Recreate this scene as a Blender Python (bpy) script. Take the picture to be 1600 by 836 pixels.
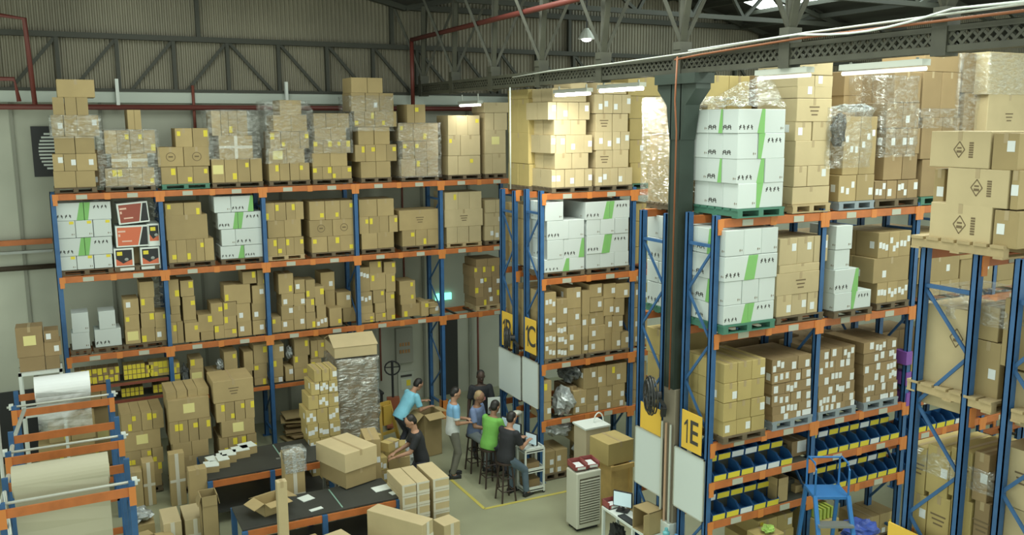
import bpy, bmesh, math, random
from mathutils import Vector, Matrix, noise
random.seed(7)
SC = bpy.context.scene
COL = SC.collection
for o in list(bpy.data.objects): bpy.data.objects.remove(o)
R = math.radians
# ------------------------------------------------------------------ camera
FPX, PITCH, ROLL, YAW, CAMZ = 1372.307, R(9.31357), R(-.22136), R(27.4482), 6.52
cy, sy, cp, sp = math.cos(YAW), math.sin(YAW), math.cos(PITCH), math.sin(PITCH)
FW = Vector((sy*cp, cy*cp, -sp)); RT0 = Vector((cy, -sy, 0)); UP0 = RT0.cross(FW)
RT = math.cos(ROLL)*RT0 + math.sin(ROLL)*UP0
UPV = -math.sin(ROLL)*RT0 + math.cos(ROLL)*UP0
cam = bpy.data.cameras.new('camera'); camo = bpy.data.objects.new('camera', cam); COL.objects.link(camo)
cam.sensor_width = 36; cam.lens = FPX*36/1600; cam.clip_end = 200
m = Matrix((RT, UPV, -FW)).transposed().to_4x4(); m.translation = Vector((0, 0, CAMZ)); camo.matrix_world = m
SC.camera = camo
# ------------------------------------------------------------------ world, lights, exposure
SC.view_settings.view_transform = 'Standard'; SC.view_settings.look = 'None'
SC.view_settings.gamma = 1; SC.view_settings.use_curve_mapping = False
SC.view_settings.exposure = 0.42
SC.cycles.use_denoising = True
SC.cycles.max_bounces = 6; SC.cycles.diffuse_bounces = 3; SC.cycles.glossy_bounces = 2; SC.cycles.transparent_max_bounces = 8
SC.cycles.caustics_reflective = False; SC.cycles.caustics_refractive = False
W = bpy.data.worlds.new('world'); SC.world = W; W.use_nodes = True
W.node_tree.nodes['Background'].inputs[0].default_value = (.90, 1, .86, 1)
W.node_tree.nodes['Background'].inputs[1].default_value = 1.1
def area(name, loc, size, energy, color, rot=(0, 0, 0)):
    l = bpy.data.lights.new(name, 'AREA'); l.shape = 'RECTANGLE'; l.size, l.size_y = size
    l.energy = energy; l.color = color
    o = bpy.data.objects.new(name, l); COL.objects.link(o); o.location = loc; o.rotation_euler = rot
    return o
DAY = (.93, 1, .90)
area('overhead_fill', (6.2, 9.5, 9.0), (1.2, 9), 230, DAY)  # added fill lamp under the closed roof, brightens the stack fronts
area('overhead_fill', (2.0, 11.5, 9.6), (2.0, 9), 260, DAY)  # added fill lamp with no opening above it, lifts the back wall
area('overhead_fill', (9.9, 6.6, 9.3), (1.5, 7), 330, DAY)  # added fill lamp, placed to brighten the rack fronts above the bins
# ------------------------------------------------------------------ projection helpers (pixel of the 1600x836 frame -> point on a real plane)
def ray(x, y): return FW*FPX + RT*(x-800) + UPV*(418-y)
CAM = Vector((0, 0, CAMZ))
def onY(x, y, Y): d = ray(x, y); return CAM + d*(Y/d.y)
def onX(x, y, X): d = ray(x, y); return CAM + d*(X/d.x)
def onZ(x, y, Z): d = ray(x, y); return CAM + d*((Z-CAMZ)/d.z)
def proj(p):
    q = Vector(p)-CAM; z = q.dot(FW)
    return 800+FPX*q.dot(RT)/z, 418-FPX*q.dot(UPV)/z
# ------------------------------------------------------------------ materials
MAT = {}
def mat(name, col, rough=.6, metal=0, var=0, nscale=0, namp=.1, emit=0, bump=0, spec=.5, isl=False):
    if name in MAT: return MAT[name]
    m = bpy.data.materials.new(name); m.use_nodes = True; nt = m.node_tree; b = nt.nodes['Principled BSDF']
    c = (*col, 1); b.inputs['Base Color'].default_value = c
    b.inputs['Roughness'].default_value = rough; b.inputs['Metallic'].default_value = metal
    b.inputs['Specular IOR Level'].default_value = spec
    if emit:
        b.inputs['Emission Color'].default_value = c; b.inputs['Emission Strength'].default_value = emit
    out = None
    N = nt.nodes.new; L = nt.links.new
    if var or nscale:
        hsv = N('ShaderNodeHueSaturation'); hsv.inputs['Color'].default_value = c; val = None
        if var:
            oi = N('ShaderNodeObjectInfo'); src = oi.outputs['Random']
            if isl:
                g = N('ShaderNodeNewGeometry'); src = g.outputs['Random Per Island']
            mr = N('ShaderNodeMapRange'); L(src, mr.inputs[0]); mr.inputs[3].default_value = 1-var; mr.inputs[4].default_value = 1+var
            val = mr.outputs[0]
        if nscale:
            tc = N('ShaderNodeTexCoord'); ns = N('ShaderNodeTexNoise'); ns.inputs['Scale'].default_value = nscale; ns.inputs['Detail'].default_value = 3
            L(tc.outputs['Object'], ns.inputs['Vector'])
            mr2 = N('ShaderNodeMapRange'); L(ns.outputs[0], mr2.inputs[0]); mr2.inputs[1].default_value = .3; mr2.inputs[2].default_value = .7
            mr2.inputs[3].default_value = 1-namp; mr2.inputs[4].default_value = 1+namp
            if val is None: val = mr2.outputs[0]
            else:
                mu = N('ShaderNodeMath'); mu.operation = 'MULTIPLY'; L(val, mu.inputs[0]); L(mr2.outputs[0], mu.inputs[1]); val = mu.outputs[0]
            if bump:
                bp = N('ShaderNodeBump'); bp.inputs['Strength'].default_value = bump; bp.inputs['Distance'].default_value = .02
                L(ns.outputs[0], bp.inputs['Height']); L(bp.outputs[0], b.inputs['Normal'])
        L(val, hsv.inputs['Value']); L(hsv.outputs[0], b.inputs['Base Color'])
    MAT[name] = m; return m
TAN = mat('cardboard', (.375, .285, .135), .75, var=.13, nscale=3, namp=.06)
TANI = mat('cardboard_far', (.375, .285, .135), .75, var=.13, nscale=3, namp=.06, isl=True)
PALE = mat('cardboard_pale', (.50, .41, .235), .75, var=.06, nscale=3, namp=.05)
PALEI = mat('cardboard_pale_far', (.50, .41, .235), .75, var=.06, nscale=3, namp=.05, isl=True)
GOLD = mat('cardboard_yellowish', (.44, .345, .135), .7, var=.08, nscale=3, namp=.05)
GOLDI = mat('cardboard_yellowish_far', (.44, .345, .135), .7, var=.08, nscale=3, namp=.05, isl=True)
DUSK = mat('cardboard_brown', (.29, .205, .10), .75, var=.12, nscale=3, namp=.06)
DUSKI = mat('cardboard_brown_far', (.29, .205, .10), .75, var=.12, nscale=3, namp=.06, isl=True)
WHITE = mat('white_card', (.56, .62, .60), .55, var=.05)
INSIDE = mat('cardboard_inside', (.20, .14, .07), .85)
TAPE = mat('packing_tape', (.40, .31, .17), .3)
TAPEC = mat('clear_tape', (.62, .60, .50), .25)
YTAG = mat('yellow_sticker', (.74, .62, .05), .6)
YNOTE = mat('pale_yellow_note', (.72, .66, .28), .6)
WLAB = mat('white_sticker', (.72, .76, .76), .6)
INK = mat('black_print', (.05, .05, .045), .7)
INKB = mat('brown_print', (.16, .115, .06), .75)
GREEN = mat('green_print', (.20, .46, .14), .6)
REDC = mat('red_card', (.62, .15, .07), .5)
DREDC = mat('dull_red_card', (.30, .07, .045), .5)
BLK = mat('black_plastic', (.018, .02, .022), .5)
BLUE = mat('blue_rack_paint', (.035, .115, .27), .45, nscale=6, namp=.12)
ORG = mat('orange_rack_paint', (.47, .145, .038), .5, nscale=5, namp=.15)
ORGB = mat('orange_connector', (.62, .215, .05), .5)
PLW = mat('pallet_wood', (.13, .10, .06), .8, var=.15, nscale=8, namp=.15)
PLL = mat('pallet_light_wood', (.43, .335, .18), .8, var=.05, nscale=8, namp=.1)
PLG = mat('green_pallet_plastic', (.06, .19, .13), .5)
PLY = mat('grey_pallet_plastic', (.25, .30, .33), .55)
GREYM = mat('grey_metal', (.30, .32, .30), .4, metal=.5)
STEEL = mat('pale_steel', (.55, .58, .52), .35, metal=.3)
WPAINT = mat('white_paint', (.68, .74, .70), .45)
BOARD = mat('whiteboard_face', (.64, .72, .71), .25)
SIGNY = mat('sign_yellow', (.80, .52, .07), .5)
CONC = mat('concrete_wall', (.44, .46, .38), .85, nscale=.6, namp=.16)
GIRD = mat('girder_paint', (.050, .051, .034), .6, nscale=4, namp=.2)
COLG = mat('column_green', (.032, .048, .038), .5, nscale=3, namp=.15)
CORR = mat('corrugated_sheet', (.235, .218, .16), .5, nscale=.7, namp=.18)
ROOFM = mat('roof_sheet', (.045, .045, .04), .7)
DKST = mat('dark_steel', (.045, .048, .036), .6)
REDP = mat('red_pipe', (.15, .035, .026), .5)
WOODO = mat('dark_stool_wood', (.04, .025, .02), .45)
BINB = mat('blue_bin_plastic', (.018, .085, .235), .35)
BLAD = mat('blue_ladder_paint', (.035, .19, .50), .4)
SKIN1 = mat('skin_dark', (.05, .028, .02), .55)
SKIN2 = mat('skin_medium', (.42, .235, .15), .55)
SKIN3 = mat('skin_brown', (.25, .135, .08), .55)
HAIR = mat('black_hair', (.012, .011, .010), .5)
def film(name, col=(.8, .83, .8), a=.19, rough=.09, sc=7, bmp=1):
    m = bpy.data.materials.new(name); m.use_nodes = True; nt = m.node_tree; nt.nodes.remove(nt.nodes['Principled BSDF'])
    N = nt.nodes.new; L = nt.links.new
    tr = N('ShaderNodeBsdfTransparent'); gl = N('ShaderNodeBsdfGlossy'); df = N('ShaderNodeBsdfDiffuse'); mx = N('ShaderNodeMixShader'); m2 = N('ShaderNodeMixShader')
    gl.inputs['Roughness'].default_value = rough; gl.inputs['Color'].default_value = (*col, 1); df.inputs['Color'].default_value = (*col, 1)
    tc = N('ShaderNodeTexCoord'); ns = N('ShaderNodeTexNoise'); ns.inputs['Scale'].default_value = sc; ns.inputs['Detail'].default_value = 4; ns.inputs['Distortion'].default_value = 1.5
    mp = N('ShaderNodeMapping'); mp.inputs['Scale'].default_value = (1, 1, 2.5)
    L(tc.outputs['Object'], mp.inputs[0]); L(mp.outputs[0], ns.inputs['Vector'])
    bp = N('ShaderNodeBump'); bp.inputs['Strength'].default_value = bmp; bp.inputs['Distance'].default_value = .05
    L(ns.outputs[0], bp.inputs['Height']); L(bp.outputs[0], gl.inputs['Normal'])
    mr = N('ShaderNodeMapRange'); L(ns.outputs[0], mr.inputs[0]); mr.inputs[1].default_value = .35; mr.inputs[2].default_value = .7
    mr.inputs[3].default_value = a*.25; mr.inputs[4].default_value = min(1, a*2.2)
    m2.inputs[0].default_value = .3; L(gl.outputs[0], m2.inputs[1]); L(df.outputs[0], m2.inputs[2])
    L(mr.outputs[0], mx.inputs[0]); L(tr.outputs[0], mx.inputs[1]); L(m2.outputs[0], mx.inputs[2]); L(mx.outputs[0], nt.nodes['Material Output'].inputs[0])
    return m
FILM = film('clear_stretch_film'); FILM2 = film('silver_stretch_film', (.60, .62, .58), .58, .18, 5)
BAGM = film('clear_bag_plastic', (.55, .6, .6), .62, .2, 12); DBAG = film('smoky_bag_plastic', (.20, .21, .21), .9, .2, 10)
# ------------------------------------------------------------------ mesh helpers
class MB:
    def __init__(s): s.v = []; s.f = []; s.m = []
    def add(s, vs, fs, mi=0, M=None):
        b = len(s.v); s.v += [tuple(M @ Vector(v)) if M else tuple(v) for v in vs]
        s.f += [tuple(b+i for i in f) for f in fs]; s.m += [mi]*len(fs)
    def box(s, a, b, mi=0, M=None):
        (x0, y0, z0), (x1, y1, z1) = a, b
        s.add([(x0, y0, z0), (x1, y0, z0), (x1, y1, z0), (x0, y1, z0), (x0, y0, z1), (x1, y0, z1), (x1, y1, z1), (x0, y1, z1)],
              [(0, 3, 2, 1), (4, 5, 6, 7), (0, 1, 5, 4), (1, 2, 6, 5), (2, 3, 7, 6), (3, 0, 4, 7)], mi, M); return s
    def bar(s, p, q, w, d=None, mi=0, up=(0, 0, 1)):
        p, q = Vector(p), Vector(q); d = d or w; z = (q-p); L = z.length; z.normalize()
        u = Vector(up); x = u.cross(z)
        if x.length < 1e-3: x = Vector((1, 0, 0)).cross(z)
        x.normalize(); y = z.cross(x); M = Matrix((x, y, z)).transposed().to_4x4(); M.translation = p
        return s.box((-w/2, -d/2, 0), (w/2, d/2, L), mi, M)
    def tube(s, pts, r, n=8, mi=0, cap=True):
        pts = [Vector(p) for p in pts]; rs = r if isinstance(r, (list, tuple)) else [r]*len(pts); rings = []
        b = len(s.v); ref = Vector((.13, .31, .94))
        for i, p in enumerate(pts):
            t = (pts[min(i+1, len(pts)-1)]-pts[max(i-1, 0)]).normalized(); x = ref.cross(t)
            if x.length < .15: x = Vector((1, .1, 0)).cross(t)
            x.normalize(); y = t.cross(x)
            for k in range(n):
                a = 2*math.pi*k/n; s.v.append(tuple(p+rs[i]*(math.cos(a)*x+math.sin(a)*y)))
        for i in range(len(pts)-1):
            for k in range(n):
                s.f.append((b+i*n+k, b+i*n+(k+1) % n, b+(i+1)*n+(k+1) % n, b+(i+1)*n+k)); s.m.append(mi)
        if cap:
            s.f.append(tuple(b+k for k in reversed(range(n)))); s.f.append(tuple(b+(len(pts)-1)*n+k for k in range(n))); s.m += [mi, mi]
        return s
    def prism(s, poly, y0, y1, mi=0, M=None):      # polygon in x,z extruded in y
        n = len(poly)
        s.add([(x, y0, z) for x, z in poly]+[(x, y1, z) for x, z in poly],
              [tuple(range(n)), tuple(reversed(range(n, 2*n)))]+[((i+1) % n, i, n+i, n+(i+1) % n) for i in range(n)], mi, M); return s
    def ell(s, c, r, M3=None, n=12, mi=0):
        vs = []; fs = []; h = n//2+1
        for i in range(h+1):
            ph = math.pi*i/h
            for k in range(n):
                th = 2*math.pi*k/n; v = Vector((r[0]*math.sin(ph)*math.cos(th), r[1]*math.sin(ph)*math.sin(th), r[2]*math.cos(ph)))
                if M3: v = M3 @ v
                vs.append(Vector(c)+v)
        for i in range(h):
            for k in range(n): fs.append((i*n+k, (i+1)*n+k, (i+1)*n+(k+1) % n, i*n+(k+1) % n))
        s.add(vs, fs, mi); return s
    def mesh(s, name, mats, smooth=False):
        me = bpy.data.meshes.new(name); me.from_pydata(s.v, [], s.f); me.polygons.foreach_set('material_index', s.m)
        for q in (mats if isinstance(mats, (list, tuple)) else [mats]): me.materials.append(q)
        if smooth: me.polygons.foreach_set('use_smooth', [True]*len(s.f))
        me.update(); return me
    def build(s, name, mats, parent=None, loc=None, smooth=False, bevel=0):
        o = bpy.data.objects.new(name, s.mesh(name, mats, smooth)); COL.objects.link(o)
        if parent: o.parent = parent
        if loc: o.location = loc
        if bevel:
            b = o.modifiers.new('bevel', 'BEVEL'); b.width = bevel; b.segments = 2; b.limit_method = 'ANGLE'
        return o
def tag(o, label, cat, group=None, kind=None):
    o['label'] = label; o['category'] = cat
    if group: o['group'] = group
    if kind: o['kind'] = kind
    return o
def thing(name, label, cat, loc=(0, 0, 0), rz=0, group=None):
    o = bpy.data.objects.new(name, None); COL.objects.link(o); o.empty_display_size = .1
    o.location = loc; o.rotation_euler = (0, 0, rz); return tag(o, label, cat, group)
def struct(o): o['kind'] = 'structure'; return o
def inst(name, me, parent, loc=(0, 0, 0)):
    o = bpy.data.objects.new(name, me); COL.objects.link(o); o.parent = parent; o.location = loc; return o
# ------------------------------------------------------------------ SETTING
fl = MB().box((-6, -1, -.2), (44, 19.1, 0)).build('floor', mat('painted_floor', (.30, .31, .205), .38, nscale=.55, namp=.22)); struct(fl)
nt = MAT['painted_floor'].node_tree
wl = MB().box((-6, 19.1, 0), (44, 19.35, 6.95)).build('wall_back', CONC); struct(wl)
t = MB()
for X in (-3.1, -1.35, -.62, .9, 2.6, 4.3, 5.98, 7.55, 8.75, 10.2): t.box((X-.03, 19.07, 0), (X+.03, 19.1, 6.95))
struct(t.build('trim_1', mat('wall_joint', (.27, .28, .23), .8)))
# white band and corrugated sheet above
struct(MB().box((-6, 19.0, 6.95), (44, 19.3, 7.16)).build('trim_2', mat('pale_band', (.50, .56, .50), .6)))
t = MB(); X = -6.0; prof = []
while X < 44:
    prof += [(X, 19.18), (X+.02, 19.15), (X+.045, 19.15), (X+.065, 19.18)]; X += .09
vs = [(a, b, 7.16) for a, b in prof]+[(a, b, 11.2) for a, b in prof]; n = len(prof)
t.add(vs, [(i, i+1, n+i+1, n+i) for i in range(n-1)]); t.box((-6, 19.2, 7.16), (44, 19.24, 11.2))
struct(t.build('wall_back_upper', CORR))
# wall truss
t = MB(); t.box((-6, 18.98, 8.16), (22, 19.12, 8.26)); t.box((-6, 18.98, 7.16), (22, 19.12, 7.22)); t.box((7.3, 18.98, 9.02), (22, 19.12, 9.14))
xs = [.24+1.035*i for i in range(-6, 20)]
for i, X in enumerate(xs):
    t.box((X-.035, 19.0, 7.16), (X+.035, 19.1, 8.2))
    if X < 3.4: t.bar((X-.85, 19.05, 7.16), (X+.0, 19.05, 8.18), .06, .05, up=(0, 1, 0))
    else: t.bar((X-1.0, 19.05, 8.18), (X-.1, 19.05, 7.16), .06, .05, up=(0, 1, 0))
for X in (2.8, 6.9, 11.5): t.box((X-.04, 19.0, 8.2), (X+.04, 19.1, 11))
struct(t.build('trim_3', DKST))
# rafters of the gable
t = MB()
t.bar((1.8, 18.95, 10.3), (7.2, 18.95, 9.05), .14, .12); t.bar((7.2, 18.95, 9.05), (12.6, 18.95, 10.25), .14, .12); t.bar((12.6, 18.95, 10.25), (18, 18.95, 8.86), .14, .12)
struct(t.build('trim_4', DKST))
def roofslab(name, x0, z0, x1, z1, y0, y1):
    t = MB(); t.add([(x0, y0, z0), (x1, y0, z1), (x1, y1, z1), (x0, y1, z0), (x0, y0, z0+.06), (x1, y0, z1+.06), (x1, y1, z1+.06), (x0, y1, z0+.06)],
          [(0, 1, 2, 3), (7, 6, 5, 4), (0, 4, 5, 1), (1, 5, 6, 2), (2, 6, 7, 3), (3, 7, 4, 0)])
    return struct(t.build(name, ROOFM))
roofslab('ceiling', -6, 8.5, 1.8, 10.35, 2, 19.2)
roofslab('ceiling', 1.8, 10.35, 7.2, 9.1, 2, 19.2)
roofslab('ceiling', 7.2, 9.1, 12.6, 10.3, 2, 19.2)
roofslab('ceiling', 12.6, 10.3, 18, 8.92, 2, 19.2)
roofslab('ceiling', 18, 8.92, 44, 12, 2, 19.2)
SKYM = mat('skylight_sheet', (.86, 1, .95), .5, emit=7)
for i, (x0, x1, y0, y1) in enumerate(((13.3, 14.1, 10.5, 17.2), (15.6, 16.3, 8.5, 17.5), (10.4, 11.0, 5, 15))):
    def zr(x): return (10.3-(x-12.6)*.2553 if x > 12.6 else 10.3-(12.6-x)*.2222)-.03
    t = MB(); t.add([(x0, y0, zr(x0)), (x1, y0, zr(x1)), (x1, y1, zr(x1)), (x0, y1, zr(x0))], [(3, 2, 1, 0)])
    struct(t.build('window_%d' % (i+1), SKYM))
# purlins and trusses of the right bay roof
t = MB()
for i in range(9):
    X = 12.9+i*.8; t.box((X-.04, 3, 10.12-(X-12.6)*.2553), (X+.04, 19.1, 10.22-(X-12.6)*.2553))
for Y in (5.4, 9.1, 12.7, 16.2):
    t.bar((7.2, Y, 8.95), (12.6, Y, 10.15), .12, .1); t.bar((12.6, Y, 10.15), (21.5, Y, 7.9), .12, .1); t.box((7.2, Y-.05, 8.85), (20, Y+.05, 8.95))
    for k in range(8):
        X = 8.5+k*1.5; zt = 10.15-abs(X-12.6)*.235; t.bar((X, Y, 8.9), (X+.7, Y, 10.15-abs(X+.7-12.6)*.235), .07); t.bar((X+.7, Y, zt-.1), (X+1.5, Y, 8.9), .07)
struct(t.build('ceiling_trusses', DKST))
# lattice girder over the rack ends
GX = 7.42
g = thing('roof_girder', 'olive steel lattice girder running over the rack ends', 'girder'); g['kind'] = 'structure'
t = MB(); t.box((GX-.08, 1.5, 7.15), (GX+.08, 19, 7.175)); t.box((GX-.08, 1.5, 7.175), (GX-.065, 19, 7.21)); t.build('bottom_chord', GIRD, g)
t = MB(); t.box((GX-.08, 1.5, 7.365), (GX+.08, 19, 7.385)); t.box((GX-.08, 1.5, 7.335), (GX-.065, 19, 7.365)); t.build('top_chord', GIRD, g)
for s in (-1, 1):
    t = MB(); Y = 1.5
    while Y < 18.9:
        t.bar((GX+s*.06, Y, 7.17), (GX+s*.06, Y+.2, 7.37), .026, .008, up=(1, 0, 0)); t.bar((GX+s*.062, Y+.2, 7.17), (GX+s*.062, Y, 7.37), .026, .008, up=(1, 0, 0))
        Y += .1
    t.build('lattice_bars', GIRD, g)
for Y in (3.6, 5.57, 7.52, 9.43, 11.3, 13.18, 14.99, 16.8, 18.5):
    a = thing('roof_strut', 'olive steel node with struts fanning up to the roof valley', 'strut', (GX, Y, 7.1)); a['kind'] = 'structure'
    t = MB(); t.box((-.09, -.08, .02), (.09, .08, .36)); t.box((-.1, -.07, .36), (.1, .07, .46)); t.build('gusset_plate', GIRD, a)
    for dx, dy, w in ((-.5, .35, .07), (-.15, -.45, .075), (.3, .5, .065), (.6, -.3, .07), (.05, .05, .085)):
        MB().bar((0, 0, .4), (dx, dy, 1.9), w, w*.7).build('strut', GIRD, a)
# conduits, cables, pipes along the girder
def pipe(name, pts, r, m, label, cat='pipe', n=8): return tag(MB().tube(pts, r, n).build(name, m, smooth=True), label, cat)
def sag(p, q, k, d):
    return [Vector(p).lerp(Vector(q), i/8)-Vector((0, 0, d*math.sin(math.pi*((i/8*k) % 1)))) for i in range(9)]
pipe('conduit', [(GX-.12, 3, 7.5), (GX-.12, 7.2, 7.47), (GX-.12, 9.1, 7.40), (GX-.12, 10.9, 7.37), (GX-.12, 12.7, 7.36), (GX-.12, 14, 7.32)], .012, STEEL, 'pale grey conduit running along the roof girder')
pipe('conduit', [(GX-.16, 3, 7.46)]+sag((GX-.16, 5.4, 7.52), (GX-.16, 7.25, 7.46), 1, .08)+[(GX-.16, 9.1, 7.42)], .012, WPAINT, 'white sagging cable above the girder, above the long fluorescent tube')
pipe('conduit', [(GX-.14, 3, 7.44), (GX-.14, 7.2, 7.42), (GX-.14, 8.9, 7.36), (GX-.14, 9.4, 7.33)], .014, mat('orange_conduit', (.26, .09, .035), .5), 'orange conduit pipe along the girder above rack 1E')
pipe('conduit', [(7.24, 9.3, 7.36), (7.22, 9.3, 6.8), (7.28, 9.33, 6.4), (7.28, 9.34, 2.9)], .012, MAT['orange_conduit'], 'thin orange pipe running down the green column')
pipe('sprinkler_pipe', [(-6, 18.9, 6.86), (44, 18.9, 6.86)], .055, REDP, 'long dark red pipe along the back wall under the pale band')
pipe('sprinkler_pipe', [(7.2, 18.6, 8.34), (7.2, 3, 8.4)], .05, REDP, 'red pipe overhead running from the back corner over the girder')
pipe('sprinkler_pipe', [(7.2, 18.6, 8.34), (7.2, 18.6, 6.86)], .045, REDP, 'vertical red pipe dropping at the back corner beside the corrugated sheet')
pipe('sprinkler_pipe', [(-.9, 18.6, 8.5), (-.25, 18.6, 8.42), (-.2, 18.6, 6.9)], .045, REDP, 'bent red pipe at the left end of the back wall')
pipe('sprinkler_pipe', [(-2, 18.6, 7.35), (-.5, 18.6, 7.35), (-.45, 18.6, 6.95)], .04, REDP, 'short low red pipe bend, left end of the back wall')
pipe('wall_pipe', [(7.05, 19.02, 6.8), (7.05, 19.02, 2.9)], .022, mat('rust_pipe', (.2, .06, .04), .6), 'thin rusty pipe down the wall left of the dark doorway')
pipe('wall_pipe', [(8.92, 19.0, 2.3), (8.92, 19.0, 0)], .025, MAT['rust_pipe'], 'thin red pipe on the wall behind the man in black tee')
pipe('wall_pipe', [(6.42, 19.0, 2.6), (6.42, 19.0, .6)], .02, MAT['rust_pipe'], 'thin brown pipe on the wall left of the grey electrical box')
pipe('wall_pipe', [(2.62, 18.95, 7.3), (2.62, 18.95, 6.3)], .03, MAT['rust_pipe'], 'short brown pipe on the wall above the second pallet stack')
for X, w in ((1.22, 'second'), (4.48, 'fifth')):
    tag(MB().box((X-.03, 18.85, 6.9), (X+.03, 18.95, 7.4)).build('white_bracket', WPAINT), 'small white post on the pale band above the %s pallet stack' % w, 'bracket')
pipe('hanging_cable', [(7.3, 14.1, 7.15), (7.3, 14.1, 5.35)], .012, WPAINT, 'thin pale cable hanging straight down beside rack 1B')
tag(MB().box((7.29, 17.44, 0), (7.45, 17.46, .42)).box((7.29, 17.44, 0), (7.31, 17.6, .42)).box((7.43, 17.44, 0), (7.45, 17.6, .42)).build('post_guard', ORGB), 'orange guard at the foot of the back rack fifth post', 'post guard')
# green column between racks 1D and 1E
c = thing('column', 'dark green steel column with flared head under the girder', 'column', (7.44, 9.41, 0)); c['kind'] = 'structure'
t = MB(); t.box((-.12, -.11, 2.9), (.12, -.09, 7.1)); t.box((-.12, .09, 2.9), (.12, .11, 7.1)); t.box((-.02, -.09, 2.9), (.02, .09, 7.1)); t.box((-.11, -.1, 2.9), (-.09, .1, 7.1)); t.build('steel_shaft', COLG, c)
t = MB(); t.prism([(-.12, 6.3), (.12, 6.3), (.2, 6.75), (.4, 6.95), (.4, 7.1), (-.4, 7.1), (-.4, 6.95), (-.2, 6.75)], -.12, .12, M=Matrix.Rotation(R(90), 4, 'Z')); t.box((-.16, -.42, 7.02), (.16, .42, 7.15)); t.build('column_head', COLG, c)
MB().box((-.1, -.13, 0), (.11, .13, 2.9)).build('concrete_casing', mat('column_concrete', (.26, .23, .17), .8), c, bevel=.01)
for dy, m_ in ((-.10, STEEL), (0, mat('peach_pipe', (.50, .33, .22), .5)), (.09, STEEL)):
    MB().tube([(-.14, dy, 2.4), (-.14, dy, .95)], .018).build('vertical_pipe', m_, c)
MB().box((-.16, -.14, .55), (.14, .14, .95)).build('junction_box', WPAINT, c, bevel=.01)
# doorway, boxes on back wall
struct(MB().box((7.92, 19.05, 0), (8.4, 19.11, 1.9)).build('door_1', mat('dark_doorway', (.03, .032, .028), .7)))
struct(MB().box((-2.6, 19.03, 0), (-.62, 19.11, 1.42)).build('door_2', BLK))
e = thing('electrical_box', 'grey wall mounted electrical panel with rows of orange switches', 'electrical box', (7.0, 19.1, .95))
MB().box((-.2, -.12, 0), (.22, 0, .85)).build('cabinet_body', mat('panel_grey', (.30, .31, .26), .6), e, bevel=.01)
for r_ in range(2):
    for k in range(4): MB().box((-.12+k*.07, -.135, .42-r_*.17), (-.08+k*.07, -.12, .5-r_*.17)).build('switch', mat('switch_orange', (.42, .22, .08), .6), e)
e = thing('notice_board', 'small pale framed notice board low on the back wall', 'notice board', (7.05, 19.1, .0))
MB().box((-.2, -.06, 0), (.2, 0, .72)).build('panel', mat('notice_pale', (.42, .45, .38), .6), e)
MB().box((-.13, -.07, .3), (.13, -.06, .55)).build('poster', mat('poster_pale', (.5, .55, .45), .6), e)
MB().box((-.0, -.075, .38), (.1, -.07, .52)).build('poster_yellow_patch', YTAG, e); MB().box((-.14, -.07, .6), (.14, -.06, .65)).build('dark_strip', INK, e)
e = thing('exit_sign', 'small green glowing exit light on the left of back wall', 'sign', (-1.22, 19.1, 1.15))
MB().box((-.1, -.06, -.07), (.08, 0, .07)).build('sign_box', mat('exit_glow', (.25, .95, .75), .5, emit=1.2), e)
e = thing('exit_sign', 'glowing pale green exit sign behind the back rack near its fourth post', 'sign', (8.05, 19.09, 2.45))
MB().box((-.2, -.05, -.09), (.2, 0, .07)).build('sign_box', MAT['exit_glow'], e)
e = thing('wall_sign', 'black square wall sign with round white striped emblem', 'sign', (-.12, 19.1, 5.55))
MB().box((-.2, -.04, 0), (.55, 0, .95)).build('sign_panel', BLK, e)
t = MB()
for k in range(11):
    z = .14+k*.065; hw = math.sqrt(max(0, .38**2-(z-.47)**2))*.62; t.box((.14-hw, -.05, z), (.14+hw, -.04, z+.035))
t.build('striped_emblem', WPAINT, e)
# rails at left of the rack
tag(MB().box((-6, 18.9, 4.28), (-.12, 19.0, 4.38)).build('wall_rail', ORG), 'orange horizontal rail fixed on the wall left of back rack', 'rail')
tag(MB().box((-6, 18.9, 4.12), (-.12, 19.0, 4.17)).build('wall_rail', GREYM), 'thin grey rail on the wall just below the orange one', 'rail')
pipe('wall_pipe', [(-6, 18.95, 3.84), (-.1, 18.95, 3.84)], .05, mat('dark_pipe', (.08, .06, .04), .6), 'dark thick pipe on the wall left of the back rack')
# yellow floor tape
def tapeline(p, q, label):
    p, q = Vector(p), Vector(q); tag(MB().bar(p, q, .06, .004, up=(0, 0, 1)).build('floor_tape', mat('yellow_tape', (.50, .44, .10), .6)), label, 'floor tape')
a_, b_, c_ = onZ(700, 745, .004), onZ(757, 795, .004), onZ(898, 765, .004)
tapeline(a_, b_, 'yellow floor tape running from standing man toward the stools'); tapeline(b_, c_, 'yellow floor tape running along in front of rack 1C')
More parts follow.
